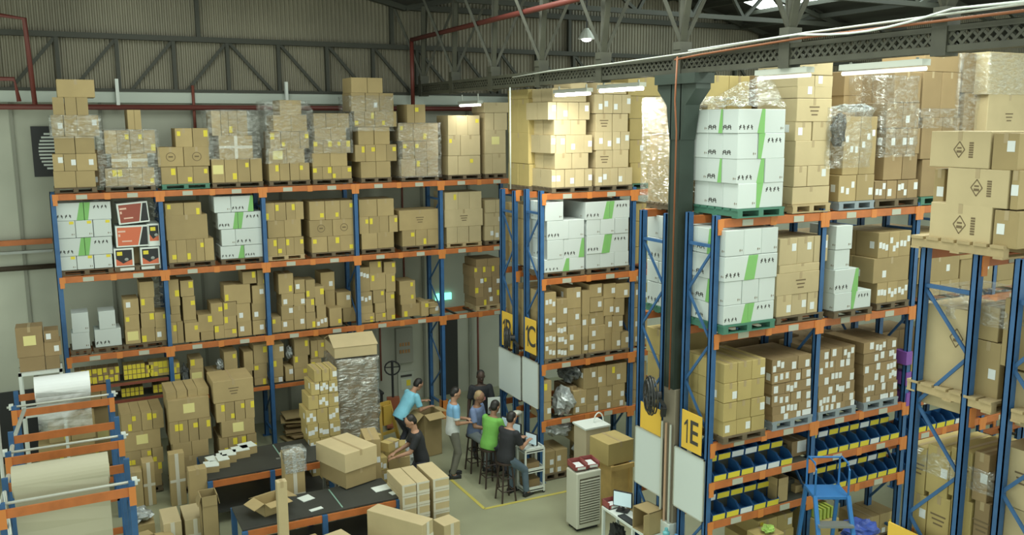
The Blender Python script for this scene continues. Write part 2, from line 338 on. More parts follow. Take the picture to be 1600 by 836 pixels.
# fluorescent tubes under the girder
LT = mat('tube_glow', (1, 1, .92), .4, emit=9)
for X, y0, y1, z, lab, e_ in ((7.42, 5.75, 6.75, 7.02, 'fluorescent tube under the girder above rack 1E, farthest right', 1), (7.42, 7.2, 8.0, 7.03, 'fluorescent tube beside the green column over white cartons', 1), (7.5, 10.4, 11.5, 7.0, 'bright fluorescent tube over the second stack of rack 1C', 20), (7.6, 11.95, 13.0, 6.98, 'bright fluorescent tube over the first stack of rack 1C', 20), (7.9, 16.6, 17.6, 6.9, 'yellowish fluorescent tube deep under the girder beside the back rack', 5)):
    h = thing('tube_light', lab, 'lamp', (X, 0, 0))
    MB().box((-.06, y0, z+.03), (.06, y1, z+.09)).build('lamp_body', STEEL, h)
    MB().tube([(0, y0, z), (0, y1, z)], .022).build('tube', mat('tube_glow_%d' % e_, (1, 1, .92), .4, emit=e_ if e_ > 1 else .55), h)  # the two dim tubes are unlit; faint emission stands in for their reflection
    for yy in (y0+.1, y1-.1): MB().box((-.01, yy-.01, z+.09), (.01, yy+.01, 7.13)).build('hanger', STEEL, h)
    area('tube_glow', (X, (y0+y1)/2, z-.04), (.06, y1-y0), e_*1.6, (1, 1, .9))  # the unlit pair gets a weak added lamp as well
h = thing('high_bay_lamp', 'small bright round lamp hanging near the roof above the girder', 'lamp', (9.2, 14.6, 8.1))
MB().tube([(0, 0, 0), (0, 0, .12), (0, 0, .2)], [.17, .1, .04], 12).build('lamp_shade', STEEL, h); MB().ell((0, 0, -.01), (.09, .09, .04)).build('bulb', mat('bulb_glow', (1, 1, 1), .4, emit=14), h)
MB().tube([(0, 0, .2), (0, 0, 1.3)], .012).build('cord', BLK, h)
# ------------------------------------------------------------------ RACKS
def rack(label, x_posts, yf, yb, levels, ztop, skip=(), face=1, name='pallet_rack', bh=.11):
    t0 = thing(name, label, 'pallet rack', (x_posts[0], yf, 0))
    X0, Y0 = x_posts[0], yf
    for X in x_posts:
        x = X-X0
        for y, in ((0,), (yb-yf,)):
            t = MB(); w = .045
            s = 1 if y == 0 else -1
            ya, yb_ = (y, y+.07*s) if s > 0 else (y-.07, y)
            t.box((x-w, ya, 0), (x+w, ya+.012, ztop)); t.box((x-w, yb_-.012, 0), (x+w, yb_, ztop)); t.box((x-w, ya, 0), (x-w+.012, yb_, ztop)); t.box((x-w+.012, (ya+yb_)/2-.01, 0), (x+w, (ya+yb_)/2+.01, ztop))
            up = t.build('upright', BLUE, t0)
            MB().box((x-.08, ya-.03, 0), (x+.08, yb_+.03, .012)).build('foot_plate', BLUE, up)
        z = .35; fl_ = 0; D = yb-yf
        MB().box((x-.02, .05, ztop-.42), (x+.02, D-.05, ztop-.38)).build('cross_brace', BLUE, t0)
        MB().box((x-.02, .05, .28), (x+.02, D-.05, .32)).build('cross_brace', BLUE, t0)
        z1 = ztop-.42; k = 0
        while z1 > .7:
            a, b = (.05, D-.05) if k % 2 == 0 else (D-.05, .05)
            MB().bar((x, a if face > 0 else b, z1), (x, b if face > 0 else a, z1-.62), .035, .02, up=(1, 0, 0)).build('diagonal_brace', BLUE, t0); z1 -= .62; k += 1
    for li, z in enumerate(levels):
        for b in range(len(x_posts)-1):
            if (li, b) in skip: continue
            xa, xb = x_posts[b]-X0+.045, x_posts[b+1]-X0-.045
            for y in (0, 1):
                ya = -.005 if y == 0 else yb-yf-.055
                bm_ = MB().box((xa, ya, z), (xb, ya+.06, z+bh)).build('beam', ORG, t0, bevel=.006)
                for xc, s in ((xa, -1), (xb, 1)):
                    fy = ya-.012 if y == 0 else ya+.06
                    MB().box((xc+(-.044 if s < 0 else -.03), fy, z-.09), (xc+(.03 if s < 0 else .044), fy+.014, z+bh)).box((xc-.05, fy+(.003 if y == 0 else 0), z+.002), (xc+.05, fy+.011, z+bh-.004)).build('beam_connector', ORGB, bm_)
                if y == 0:
                    MB().box(((xa+xb)/2-.05, ya-.004, z-.01), ((xa+xb)/2+.05, ya, z+bh-.002)).build('bright_divider', ORGB, bm_)
                    for q in (.25, .75):
                        xm = xa+(xb-xa)*q; MB().box((xm-.09, ya-.007, z+.01), (xm+.09, ya, z+bh-.02)).build('load_label', mat('beam_label', (.45, .47, .38), .6), bm_)
            for q in (.2, .45, .7, .92):
                MB().box((xa+(xb-xa)*q-.02, .055, z+bh-.05), (xa+(xb-xa)*q+.02, yb-yf-.055, z+bh-.015)).build('crossbar', DKST, t0)
    return t0
AY = 17.5
rack('long blue and orange pallet rack along the back wall', [-.05, 1.72, 3.6, 5.47, 7.37, 9.2], AY, 18.3, [5.2, 3.71, 2.23], 5.31)
RC = [7.5, 9.45, 11.4]
rack('blue and orange rack carrying the 1C sign on its end', RC, 13.3, 13.9, [5.2, 3.69, 2.13, 1.07], 5.36)
rack('blue and orange rack carrying the 1B sign, behind rack 1C', RC, 14.28, 14.86, [5.2, 3.69, 2.13, 1.07], 5.3, face=-1)
RE = [7.4, 9.27, 11.17, 13.05, 14.95]
rack('blue and orange rack carrying the 1E sign, blue bins low down', RE, 8.6, 9.2, [5.2, 3.71, 2.23, 1.68, 1.12], 5.36)
rack('blue and orange rack with the fan covered sign behind the green column', RE, 9.6, 10.22, [5.2, 3.71, 2.23, 1.07], 5.3, face=-1)
RF = [7.9, 9.8, 11.7]
rack('near right blue rack holding large printed cartons', RF, 5.35, 6.0, [5.13, 3.6, 2.05], 5.26, face=-1)
rack('near rack cut by the right picture edge, behind the big printed cartons', RF, 4.35, 5.0, [5.13, 3.6, 2.05], 5.26)
# low shelf beams of the back rack
def shelf(label, x0, x1, y0, y1, z, m_=ORG, h=.07):
    s_ = thing('shelf_level', label, 'shelf', (x0, y0, z))
    MB().box((0, 0, -h), (x1-x0, .05, 0)).build('front_beam', m_, s_); MB().box((0, y1-y0-.05, -h), (x1-x0, y1-y0, 0)).build('rear_beam', m_, s_)
    MB().box((0, .05, -.03), (x1-x0, y1-y0-.05, -.005)).build('shelf_panel', DKST, s_); return s_
DRED = mat('dark_red_beam', (.22, .06, .035), .5)
shelf('low orange shelf level in third bay of the back rack', 3.66, 5.4, AY, 18.2, 1.29)
shelf('dark red shelf of small yellow boxes in first bay of back rack', -.02, 1.66, AY+.02, 18.2, 1.73, DRED, .05)
shelf('lowest dark red shelf in first bay of the back rack', -.02, 1.66, AY+.02, 18.2, 1.40, DRED, .05)
shelf('low orange shelf level in second bay of the back rack', 1.78, 3.55, AY, 18.2, 1.29)
# ------------------------------------------------------------------ PALLETS
PM = {}
def pallet(x0, x1, y0, y1, z0, h, kind, label, group=None):
    w, d = round(x1-x0, 2), round(y1-y0, 2); key = (w, d, round(h, 3), kind)
    m_ = {'wood': PLW, 'light': PLL, 'green': PLG, 'grey': PLY, 'crate': PLW}[kind]
    if key not in PM:
        dk = MB(); n = 6; sl = d/(n+.25*(n-1))
        for i in range(n): dk.box((-w/2, -d/2+i*sl*1.25, h*.78), (w/2, -d/2+i*sl*1.25+sl, h))
        st = MB().box((-.04, -d/2, h*.14), (.04, d/2, h*.78))
        bt = MB(); 
        for y in (-d/2, -.05, d/2-.1): bt.box((-w/2, y, 0), (w/2, y+.1, h*.14))
        PM[key] = (dk.mesh('deck', m_), st.mesh('stringer', m_), bt.mesh('base_boards', m_))
    p = thing('pallet', label, 'pallet', ((x0+x1)/2, (y0+y1)/2, z0+.002), 0, group)
    a, b, c = PM[key]
    inst('deck', a, p); inst('base_boards', c, p)
    for x in (-w/2+.05, 0, w/2-.05): inst('stringer', b, p, (x, 0, 0))
    return p
# ------------------------------------------------------------------ CARTONS
REG = []
ORD = ['first', 'second', 'third', 'fourth', 'fifth', 'sixth', 'seventh', 'eighth', 'ninth', 'tenth', 'eleventh', 'twelfth']
LOOK = {'tan': 'tan', 'pale': 'pale', 'gold': 'yellowish', 'dusk': 'brown', 'white': 'white', 'red': 'red'}
MARKL = {'p': 'plain', 'y': 'yellow tagged', 'w': 'white labelled', 'n': 'yellow noted', 'o': 'ring printed', 't': 'printed', 'd': 'dot marked', 'e': 'yellow tagged', 'g': 'green edged', 'K': 'green edged', 'k': 'figure printed', 'm': 'many labelled', 'x': 'plain', 'c': 'taped', 'h': 'taped', 'N': 'paper noted'}
def carton(cx, cy, z0, w, d, h, col='tan', mk='p', label='', group='', rz=0, force=False, tilt=0, side=False):
    REG.append(dict(c=(cx, cy, z0), w=w, d=d, h=h, col=col, mk=mk, label=label, group=group, rz=rz, force=force, tilt=tilt, side=side))
def st(where, Y, dep, zb, rows, col='tan', nd=1, group='', jit=.012, rowdep=None, ax='Y', pal=None, palh=.1, force=False):
    """stack read row by row; front faces stand in the plane y = Y (or x = Y when ax is X)"""
    f = onY if ax == 'Y' else onX
    z = zb; nr = len(rows); ext = []
    for ri, (yt, xs, codes) in enumerate(rows):
        xm = (xs[0]+xs[-1])/2; zt = f(xm, yt, Y).z
        if zt < z+.05: zt = z+.09
        P0 = f(xm, yt, Y); P0.z = z; yb = proj(P0)[1]; ym = (yb+yt)/2
        row = 'bottom' if ri == 0 else ('top' if ri == nr-1 else ORD[ri])
        ext.append((xs[0], xs[-1], ym))
        for k in range(len(xs)-1):
            ch = codes[k % len(codes)]
            if ch == '_': continue
            a, b = f(xs[k], ym, Y), f(xs[k+1], ym, Y)
            if ax == 'Y': u0, u1 = a.x, b.x
            else: u0, u1 = b.y, a.y
            g_ = .004; w = u1-u0-2*g_; j = random.uniform(0, jit)
            n_ = len(xs)-1
            pos = (ORD[k] if k < n_-1 or n_ == 1 else 'last') if n_ > 1 else 'only one'
            look = '%s %s carton' % (MARKL.get(ch, 'plain'), LOOK[col])
            lab = '%s, %s of %s row, %s' % (look, pos, row, where)
            split = nd if (k == 0 and ax == 'Y') or (ax == 'X' and k == n_-1) else 1
            dd = dep/split
            for q in range(split):
                l2 = lab if q == 0 else lab.replace(look, ('rear ' if q == split-1 else 'middle ')+look)
                if len(l2.split()) > 16: l2 = l2.replace(' carton,', ',', 1) if len(l2.split()) == 17 else l2.replace(MARKL.get(ch, 'plain')+' ', '', 1)
                c0 = Y+j+dd*q+dd/2; u = (u0+u1)/2
                if ax == 'Y': carton(u, c0, z, w, dd-.008, zt-z-.003, col, ch, l2, group, rz=random.uniform(-.01, .01), side=(k == 0), force=force)
                else: carton(c0, u, z, w, dd-.008, zt-z-.003, col, ch, l2, group, rz=-math.pi/2+random.uniform(-.01, .01), side=(k == n_-1), force=force)
        z = zt
    if pal:
        a, b = f(ext[0][0], ext[0][2], Y), f(ext[0][1], ext[0][2], Y)
        if ax == 'Y': pallet(a.x-.01, b.x+.01, Y-.01, Y+dep, zb-palh, palh-.004, pal, '%s pallet under the %s' % ({'wood': 'worn wooden', 'light': 'pale wooden', 'green': 'green plastic', 'grey': 'grey plastic'}[pal], where), 'pallets on the racks')
        else: pallet(Y-.01, Y+dep, b.y-.01, a.y+.01, zb-palh, palh-.004, pal, '%s pallet under the %s' % ({'wood': 'worn wooden', 'light': 'pale wooden', 'green': 'green plastic', 'grey': 'grey plastic'}[pal], where), 'pallets on the racks')
    return z
# mark shapes, all on the front face, thin but solid
def marks(w, h, d, mk, rnd, col):
    """list of (name, material, [(x0,z0,x1,z1) or polygon])"""
    out = []; f = -d/2
    def rect(name, m_, cx, cz, a, b):
        a = min(a, w*.96); b = min(b, h*.9); cx = max(-w/2+a/2+.003, min(w/2-a/2-.003, cx)); cz = max(b/2+.003, min(h-b/2-.003, cz))
        t = MB().box((cx-a/2, f-.003, cz-b/2), (cx+a/2, f-.0005, cz+b/2)); out.append((name, m_, t))
    if col not in ('white', 'red') and mk not in 'mhc':
        t = MB().box((-.022, f-.002, h-min(.09, h*.3)), (.022, f-.0004, h)).box((-.022, f, h+.0004), (.022, d/2, h+.002)); out.append(('tape', TAPE, t))
    if mk == 'y': rect('yellow_tag', YTAG, rnd.choice((-.3, .28, .3))*w, rnd.choice((.25, .72, .72))*h, rnd.choice((.06, .075)), rnd.choice((.085, .12)))
    if mk == 'w': rect('white_label', WLAB, rnd.choice((.22, -.2, .3))*w, rnd.choice((.5, .65, .35))*h, .075, .1)
    if mk == 'N': rect('paper_note', WLAB, .1*w, .6*h, .17, .17)
    if mk == 'n': rect('yellow_note', YNOTE, 0, .55*h, .19, .17)
    if mk == 'm':
        for q in range(3): rect('white_label', WLAB, (-.3+.3*q)*w, rnd.uniform(.25, .75)*h, .055, .085)
    if mk == 'o':
        t = MB(); r_ = min(w, h)*.22
        for k in range(16):
            a, b = 2*math.pi*k/16, 2*math.pi*(k+1)/16
            t.bar((r_*math.cos(a), f-.0012, h*.5+r_*math.sin(a)), (r_*math.cos(b), f-.0012, h*.5+r_*math.sin(b)), .012, .0015, up=(0, 1, 0))
        t.box((-r_*.5, f-.002, h*.5-.01), (r_*.5, f-.0005, h*.5+.015)); out.append(('printed_ring', INKB, t))
    if mk == 't':
        t = MB()
        for q in range(3): t.box((-.09+.02*q, f-.002, h*.6-q*.05), (.09-.015*q, f-.0005, h*.6-q*.05+.018))
        out.append(('printed_text', INKB, t))
    if mk in 'gkK':
        t = MB(); n = 4; top = (mk == 'K'); x0 = (-.42 if mk != 'K' else -.12)*w; zz = h*(.72 if top else .25)
        for q in range(n):
            x = x0+q*w*.145; a = .35*(1 if q % 2 else -1)
            t.add(*_fig(x, zz, min(.03, h*.1), f, a))
        out.append(('printed_figures', INK, t))
    if mk in 'gK':
        s = 1 if mk == 'g' else -1; e = w/2*s; a, b = e, e-s*w*(.12 if mk == 'g' else .24); a2, b2 = e, e-s*w*(.27 if mk == 'g' else .12)
        poly = [(min(a2, b2), 0), (max(a2, b2), 0), (max(a, b), h), (min(a, b), h)]
        out.append(('green_band', GREEN, MB().prism(poly, f-.0025, f-.0004)))
    if mk == 'e': rect('yellow_tag', YTAG, .3*w, h*.88, .07, .05)
    if mk in 'de':
        t = MB(); t.add(*_fig(w*.3, h*.2, .016, f, 0)); t.add(*_fig(w*.3+.03, h*.2, .012, f, 0)); out.append(('printed_mark', INKB, t))
    if mk in 'bB':
        t = MB(); r_ = h*.22; cx = 0 if mk == 'b' else w*.2; cz = h*.5 if mk == 'b' else h*.72; r_ = r_ if mk == 'b' else h*.09
        for k in range(4):
            a, b = math.pi*k/2, math.pi*(k+1)/2
            t.bar((cx+.75*r_*math.cos(a), f-.0012, cz+r_*math.sin(a)), (cx+.75*r_*math.cos(b), f-.0012, cz+r_*math.sin(b)), .01, .0015, up=(0, 1, 0))
        t.box((cx-r_*.35, f-.002, cz-r_*.4), (cx+r_*.35, f-.0005, cz-.1*r_)); t.box((cx-r_*.3, f-.002, cz+.1*r_), (cx+r_*.3, f-.0005, cz+r_*.3))
        out.append(('printed_diamond', INKB, t)); t = MB()
        for k in range(7): t.box((cx+r_*1.35, f-.002, cz-r_+k*r_*.29), (cx+r_*1.35+.045, f-.0005, cz-r_+k*r_*.29+r_*.2))
        out.append(('printed_letters', INKB, t))
    if mk == 'h':
        t = MB().box((-w/2, f-.002, 0), (w/2, f-.0005, .045)).box((-w/2, f-.002, h-.03), (w/2, f-.0005, h)).box((-w/2, f-.0035, .0), (-w/2+.035, f-.0022, h)); out.append(('clear_tape', TAPEC, t))
    if mk == 'c':
        t = MB().box((-w/2, f-.002, h*.45), (w/2, f-.0005, h*.45+.05)).box((-.03, f-.0035, 0), (.03, f-.0022, h)); out.append(('clear_tape', TAPEC, t))
    return out
def _fig(x, z, r_, f, a):
    pts = [(-.3, -1), (.2, -1.05), (.15, -.2), (.75, -.1), (.3, .35), (.35, 1), (-.2, 1.05), (-.35, .3), (-.8, .05), (-.25, -.2)]
    ca, sa = math.cos(a), math.sin(a); P = [(x+r_*(p*ca-q*sa), z+r_*(p*sa+q*ca)) for p, q in pts]; n = len(P)
    return [(p, f-.002, q) for p, q in P]+[(p, f-.0004, q) for p, q in P], [tuple(range(n)), tuple(reversed(range(n, 2*n)))]+[((i+1) % n, i, n+i, n+(i+1) % n) for i in range(n)]
CM = {}
def carton_mesh(w, d, h, m_):
    key = (round(w, 2), round(d, 2), round(h, 2), m_.name)
    if key not in CM:
        w, d, h = max(key[0], .02), key[1], max(key[2], .03)
        bm = bmesh.new(); bmesh.ops.create_cube(bm, size=1); bmesh.ops.scale(bm, vec=(w, d, h), verts=bm.verts); bmesh.ops.translate(bm, vec=(0, 0, h/2), verts=bm.verts)
        bmesh.ops.bevel(bm, geom=bm.edges[:], offset=.005, segments=1, affect='EDGES'); me = bpy.data.meshes.new('carton'); bm.to_mesh(me); bm.free(); me.materials.append(m_); CM[key] = me
    return CM[key]
COLM = {'tan': (TAN, TANI), 'pale': (PALE, PALEI), 'gold': (GOLD, GOLDI), 'dusk': (DUSK, DUSKI), 'white': (WHITE, WHITE), 'red': (REDC, REDC)}
def finish_cartons(limit=300):
    tan = []
    for r in REG:
        c = Vector(r['c']); dist = (c-CAM).length; r['px'] = r['w']*r['h']/dist**2*(10 if r['force'] else 1)*(.25 if r['label'].startswith(('rear', 'middle')) else 1)*(.03 if r['group'].startswith(('loads on rack 1D', 'wrapped')) else 1)
        x, y = proj(c+Vector((0, 0, r['h']/2)))
        if x < -30 or x > 1630 or y < -30 or y > 880: r['px'] = 0
        if r['col'] not in ('white', 'red'): tan.append(r)
    tan.sort(key=lambda r: -r['px']); big = set(id(r) for r in tan[:limit])
    rest = MB(); mats = [TANI, PALEI, GOLDI, DUSKI, TAPE, YTAG, WLAB, YNOTE, INKB, TAPEC]; idx = {m_.name: i for i, m_ in enumerate(mats)}
    nrest = 0
    for r in REG:
        rnd = random.Random(hash((round(r['c'][0], 3), round(r['c'][1], 3), round(r['c'][2], 3))) & 0xffff)
        w, d, h = max(round(r['w'], 2), .02), round(r['d'], 2), max(round(r['h'], 2), .03)
        if r['col'] in ('white', 'red') or id(r) in big:
            o = bpy.data.objects.new('carton', carton_mesh(w, d, h, COLM[r['col']][0])); COL.objects.link(o)
            o.location = r['c']; o.rotation_euler = (r['tilt'], 0, r['rz']); tag(o, r['label'], 'carton', r['group'] or None)
            for nm, m_, t in marks(w, h, d, r['mk'], rnd, r['col']):
                t.build(nm, m_, o)
            if r['side'] and r['col'] == 'white' and r['mk'] in 'gkKd':
                for nm, m_, t in marks(d, h, w, (('g' if ('second row' in r['label'] or 'top row' in r['label']) else 'k') if r['label'].startswith('middle') else rnd.choice('kdd')) if r['rz'] > -1 else r['mk'], rnd, 'white'):
                    q = t.build(nm, m_, o); q.rotation_euler = (0, 0, -math.pi/2)
            elif r['side'] and r['mk'] in 'wm' and r['rz'] > -1:
                for nm, m_, t in marks(d, h, w, 'w', rnd, 'white'):
                    q = t.build(nm, m_, o); q.rotation_euler = (0, 0, -math.pi/2)
        else:
            nrest += 1
            M = Matrix.Translation(r['c']) @ Matrix.Rotation(r['rz'], 4, 'Z') @ Matrix.Rotation(r['tilt'], 4, 'X')
            rest.box((-w/2, -d/2, 0), (w/2, d/2, h), idx[COLM[r['col']][1].name], M)
            for nm, m_, t in marks(w, h, d, r['mk'], rnd, r['col']):
                if m_.name in idx and m_ is not TAPE:
                    rest.add(t.v, t.f, idx[m_.name], M)
    if nrest:
        tag(rest.build('small_cartons', mats), 'the many small tan cartons packed between the larger ones', 'cartons', kind='stuff')
    print('CARTONS', len(REG), 'rest', nrest)
# ------------------------------------------------------------------ STOCK ON THE RACKS
FA = AY+.08
def film_shell(x0, x1, y0, y1, z0, z1, label, m_=None, amp=.03, top=True, name='stretch_film', nseg=14):
    """a crinkled skin pulled round a load"""
    vs = []; fs = []; nz = max(3, int((z1-z0)/.09)); per = []
    w, d = x1-x0, y1-y0
    for i in range(nseg): per.append((x0+w*i/nseg, y0))
    for i in range(nseg): per.append((x1, y0+d*i/nseg))
    for i in range(nseg): per.append((x1-w*i/nseg, y1))
    for i in range(nseg): per.append((x0, y1-d*i/nseg))
    n = len(per); cx, cy_ = (x0+x1)/2, (y0+y1)/2
    for j in range(nz+1):
        z = z0+(z1-z0)*j/nz
        for i, (x, y) in enumerate(per):
            k = noise.noise(Vector((x*5, y*5, z*6)))*amp+noise.noise(Vector((x*17, y*17, z*14)))*amp*.4+.018
            v = Vector((x-cx, y-cy_)).normalized(); e = (noise.noise(Vector((x*3, y*3, 1)))*.12 if j == nz else 0)
            vs.append((x+v.x*k, y+v.y*k, z+e*(0 if top else 1)))
    for j in range(nz):
        for i in range(n): fs.append((j*n+i, j*n+(i+1) % n, (j+1)*n+(i+1) % n, (j+1)*n+i))
    if top:
        b = len(vs); vs.append((cx, cy_, z1+.03)); 
        for i in range(n): fs.append((nz*n+i, nz*n+(i+1) % n, b))
    t = MB(); t.add(vs, fs)
    return tag(t.build(name, m_ or FILM, smooth=True), label, 'plastic film')
def wrap_px(xa, xb, ya, yb, Y, dep, label, **k):
    a = onY(xa, yb, Y); b = onY(xb, ya, Y)
    return film_shell(a.x, b.x, Y-.02, Y+dep, a.z, b.z, label, **k)
def ws(i, s): return '%s stack, back rack %s' % (ORD[i], s)
zt = 5.42
G1 = 'cartons on the top level of the back rack'
A1 = [
 ('tan', [(267, [84, 119, 150], 'pp'), (240, [82, 100, 119, 152], 'www'), (213, [85, 117, 148], 'pp'), (180, [80, 100, 120, 155], 'wpw'), (152, [82, 101, 120, 138], 'ppp'), (124, [88, 148], 'p')]),
 ('tan', [(262, [164, 184, 203, 223, 242], 'yypy'), (240, [174, 231], 'c'), (203, [163, 183, 203, 224, 243], 'pyyy'), (171, [199, 210, 221], 'pp')]),
 ('tan', [(260, [252, 277, 302, 327], 'yyy'), (230, [246, 287, 328], 'oo'), (200, [274, 301, 327], 'yy')]),
 ('tan', [(248, [331, 351, 371, 391, 410], 'nyyp'), (212, [342, 395], 'c'), (173, [331, 345, 357, 371, 387], 'ppyp')]),
 ('tan', [(255, [420, 437, 453, 468, 484], 'yppy'), (232, [420, 448, 476], 'np'), (205, [422, 439, 455, 469, 483], 'yypy'), (180, [427, 455, 480], 'pp'), (156, [437, 471], 'p')]),
 ('tan', [(260, [489, 504, 519, 534, 550], 'yyyy'), (239, [488, 516, 543], 'pp'), (219, [490, 505, 519, 533, 548], 'yyyy'), (200, [492, 517, 541], 'pp'), (177, [490, 509, 528, 546], 'ppp')]),
 ('tan', [(252, [564, 588, 611], 'pp'), (226, [555, 571, 587, 604, 620], 'yypy'), (198, [560, 585, 609], 'pp'), (174, [554, 570, 586, 603, 620], 'yyyp'), (145, [549, 571, 593, 615], 'pwp'), (121, [549, 574, 598], 'pp')]),
 ('tan', [(248, [627, 650, 668, 685], 'pyp'), (220, [629, 648, 667, 685], 'yyp'), (192, [623, 646, 669, 685], 'yyp'), (163, [636, 648, 665], 'py')]),
 ('pale', [(243, [700, 716, 734, 751], 'ppy'), (211, [700, 720, 751], 'yp'), (180, [700, 713, 731, 750], 'ppy')]),
 ('pale', [(240, [758, 770, 791], 'pp'), (203, [758, 791], 'n'), (176, [758, 772, 793], 'pp'), (160, [756, 795], 'p')]),
]
for i, (c, rows) in enumerate(A1):
    st(ws(i, 'top level'), FA, .63, zt, rows, c, nd=2 if i > 7 else 1, group=G1, pal='wood' if i != 2 else 'green')
wrap_px(158, 245, 202, 293, FA, .63, 'shiny film around second stack on the back rack top', amp=.02)
wrap_px(328, 402, 172, 250, FA, .7, 'clear film around the upper half of fourth top stack', amp=.03)
wrap_px(417, 484, 158, 256, FA, .7, 'loose clear film over fifth top stack', amp=.05)
wrap_px(488, 548, 178, 240, FA, .7, 'clear film round sixth top stack upper rows', amp=.015)
wrap_px(548, 612, 150, 205, FA, .7, 'crumpled clear film round seventh top stack', amp=.04)
wrap_px(624, 687, 192, 278, FA, .63, 'glossy film round eighth top stack beside squared stack', amp=.02)
wrap_px(80, 156, 180, 216, FA, .7, 'thin film round the first and tallest top stack', amp=.02)
# a row of boxes set behind the first stack
carton(.62+.12, 18.1, zt, .3, .4, .32, 'dusk', 'w', 'brown carton set back beside the first stack, back rack top, lower', G1); carton(.74, 18.1, zt+.33, .3, .4, .32, 'dusk', 'w', 'brown carton set back beside the first stack, back rack top, upper', G1)
# second level
zt = 3.93; G2 = 'cartons on the second level of the back rack'
st(ws(0, 'second level'), FA, .63, zt, [(399, [93, 120, 147, 176], 'eee'), (371, [90, 133, 176], 'gK'), (344, [90, 118, 146, 175], 'eee'), (316, [85, 131, 174], 'gK')], 'white', group='white cartons of the back rack', pal='wood')
st(ws(2, 'second level'), FA, .63, zt, [(374, [263, 276, 292, 307, 320, 335], 'ypyyp'), (336, [259, 325], 'p'), (317, [258, 287, 315], 'yy')], group=G2, pal='wood')
st(ws(3, 'second level'), FA, .63, zt, [(383, [345, 382, 411], 'gk'), (357, [346, 368, 411], 'dk'), (331, [340, 372, 410], 'gK'), (306, [334, 361, 396], 'dg')], 'white', group='white cartons of the back rack', pal='wood')
st(ws(4, 'second level'), FA, .63, zt, [(371, [418, 434, 447, 460, 475], 'yyyy'), (344, [418, 445, 471], 'pp'), (316, [414, 430, 447, 462, 475], 'yyyp')], group=G2, pal='light')
st(ws(5, 'second level'), FA, .63, zt, [(369, [487, 512, 532, 554], 'yyy'), (343, [484, 520, 555], 'oo'), (314, [484, 508, 532, 554], 'yyy')], group=G2, pal='wood')
st(ws(6, 'second level'), FA, .63, zt, [(364, [565, 590, 616], 'pp'), (338, [562, 577, 593, 608, 622], 'yypy'), (311, [561, 590, 616], 'pp')], group=G2, pal='wood')
st(ws(7, 'second level'), FA, .63, zt, [(359, [629, 650, 668, 686], 'yyp'), (328, [624, 688], 't')], group=G2, pal='wood')
st(ws(8, 'second level'), FA, .63, zt, [(354, [698, 715, 733, 752], 'ppp'), (327, [695, 755], 't'), (300, [695, 716, 734, 753], 'ypp')], 'pale', group=G2, pal='light')
st(ws(9, 'second level'), FA, .63, zt, [(353, [758, 772, 788], 'ww'), (332, [758, 788], 'w'), (312, [758, 775, 788], 'pp')], 'pale', group=G2, pal='wood')
# red printed cartons
def redbox(x0, x1, y0, y1, label, kind, rz=0, yo=0, tilt=0):
    a, b = onY(x0, y1, FA+.03), onY(x1, y0, FA+.03); w, h = b.x-a.x, b.z-a.z
    t = thing('carton', label, 'carton', ((a.x+b.x)/2, FA+.31+yo, a.z), rz, 'red printed cartons on the back rack'); f = -.3
    t.rotation_euler = (0, tilt, rz)
    if kind == 'wide':
        MB().box((-w/2, f, 0), (w/2, .3, h)).build('box_body', WPAINT, t, bevel=.005)
        m_ = REDC if y0 > 340 else DREDC
        MB().prism([(-w/2+.03, .03), (w*.16, .03), (w*.3, h-.03), (-w/2+.03, h-.03)], f-.003, f-.0005).build('red_panel', m_, t)
        MB().prism([(w*.2, .03), (w/2-.02, .03), (w/2-.02, h-.03), (w*.34, h-.03)], f-.003, f-.0005).build('black_panel', BLK, t)
        q = MB(); q.box((-w*.42, f-.005, h*.7), (-w*.2, f-.003, h*.78)).box((-w*.42, f-.005, h*.5), (-w*.36, f-.003, h*.62)).box((-w*.32, f-.005, h*.25), (-w*.02, f-.003, h*.31)); q.build('pale_lettering', mat('peach_print', (.75, .5, .4), .6), t)
    else:
        MB().box((-w/2, f, 0), (w/2, .3, h)).build('box_body', WPAINT, t, bevel=.005)
        MB().box((-w/2+.03, f-.002, .1), (w/2-.03, f-.0005, h-.03)).build('red_panel', REDC, t)
        MB().prism([(-w/2+.03, h-.03), (-w/2+.03, h*.55), (-.02, h*.33), (w/2-.03, h*.5), (w/2-.03, h-.03)], f-.004, f-.002).build('black_panel', BLK, t)
        MB().box((-w/2+.05, f-.006, h-.13), (-w/2+.14, f-.004, h-.06)).build('yellow_patch', YTAG, t)
        q = MB(); q.ell((.04, f-.004, h*.5), (.035, .004, .03)); q.build('round_print', GREYM, t)
redbox(180, 208, 387, 424, 'small red and black carton, lower left beside white cartons', 's'); redbox(221, 249, 385, 421, 'small red and black carton at the foot of blue post', 's')
redbox(182, 231, 351, 387, 'wide orange red carton with black slash on the small ones', 'wide'); redbox(232, 249, 349, 385, 'narrow red and black carton standing on end in the red stack', 's')
redbox(186, 232, 315, 350, 'dull red carton with black slash, tilted on top of stack', 'wide', tilt=R(-4))
carton(onY(212, 400, 17.9).x, 18.0, zt, .35, .3, .4, 'dusk', 'p', 'dark carton hidden between the two small red cartons', G2)
a, b = onY(178, 400, FA), onY(249, 400, FA); pallet(a.x, b.x, FA, FA+.63, zt-.1, .096, 'wood', 'worn pallet under the red and black cartons', 'pallets on the racks')
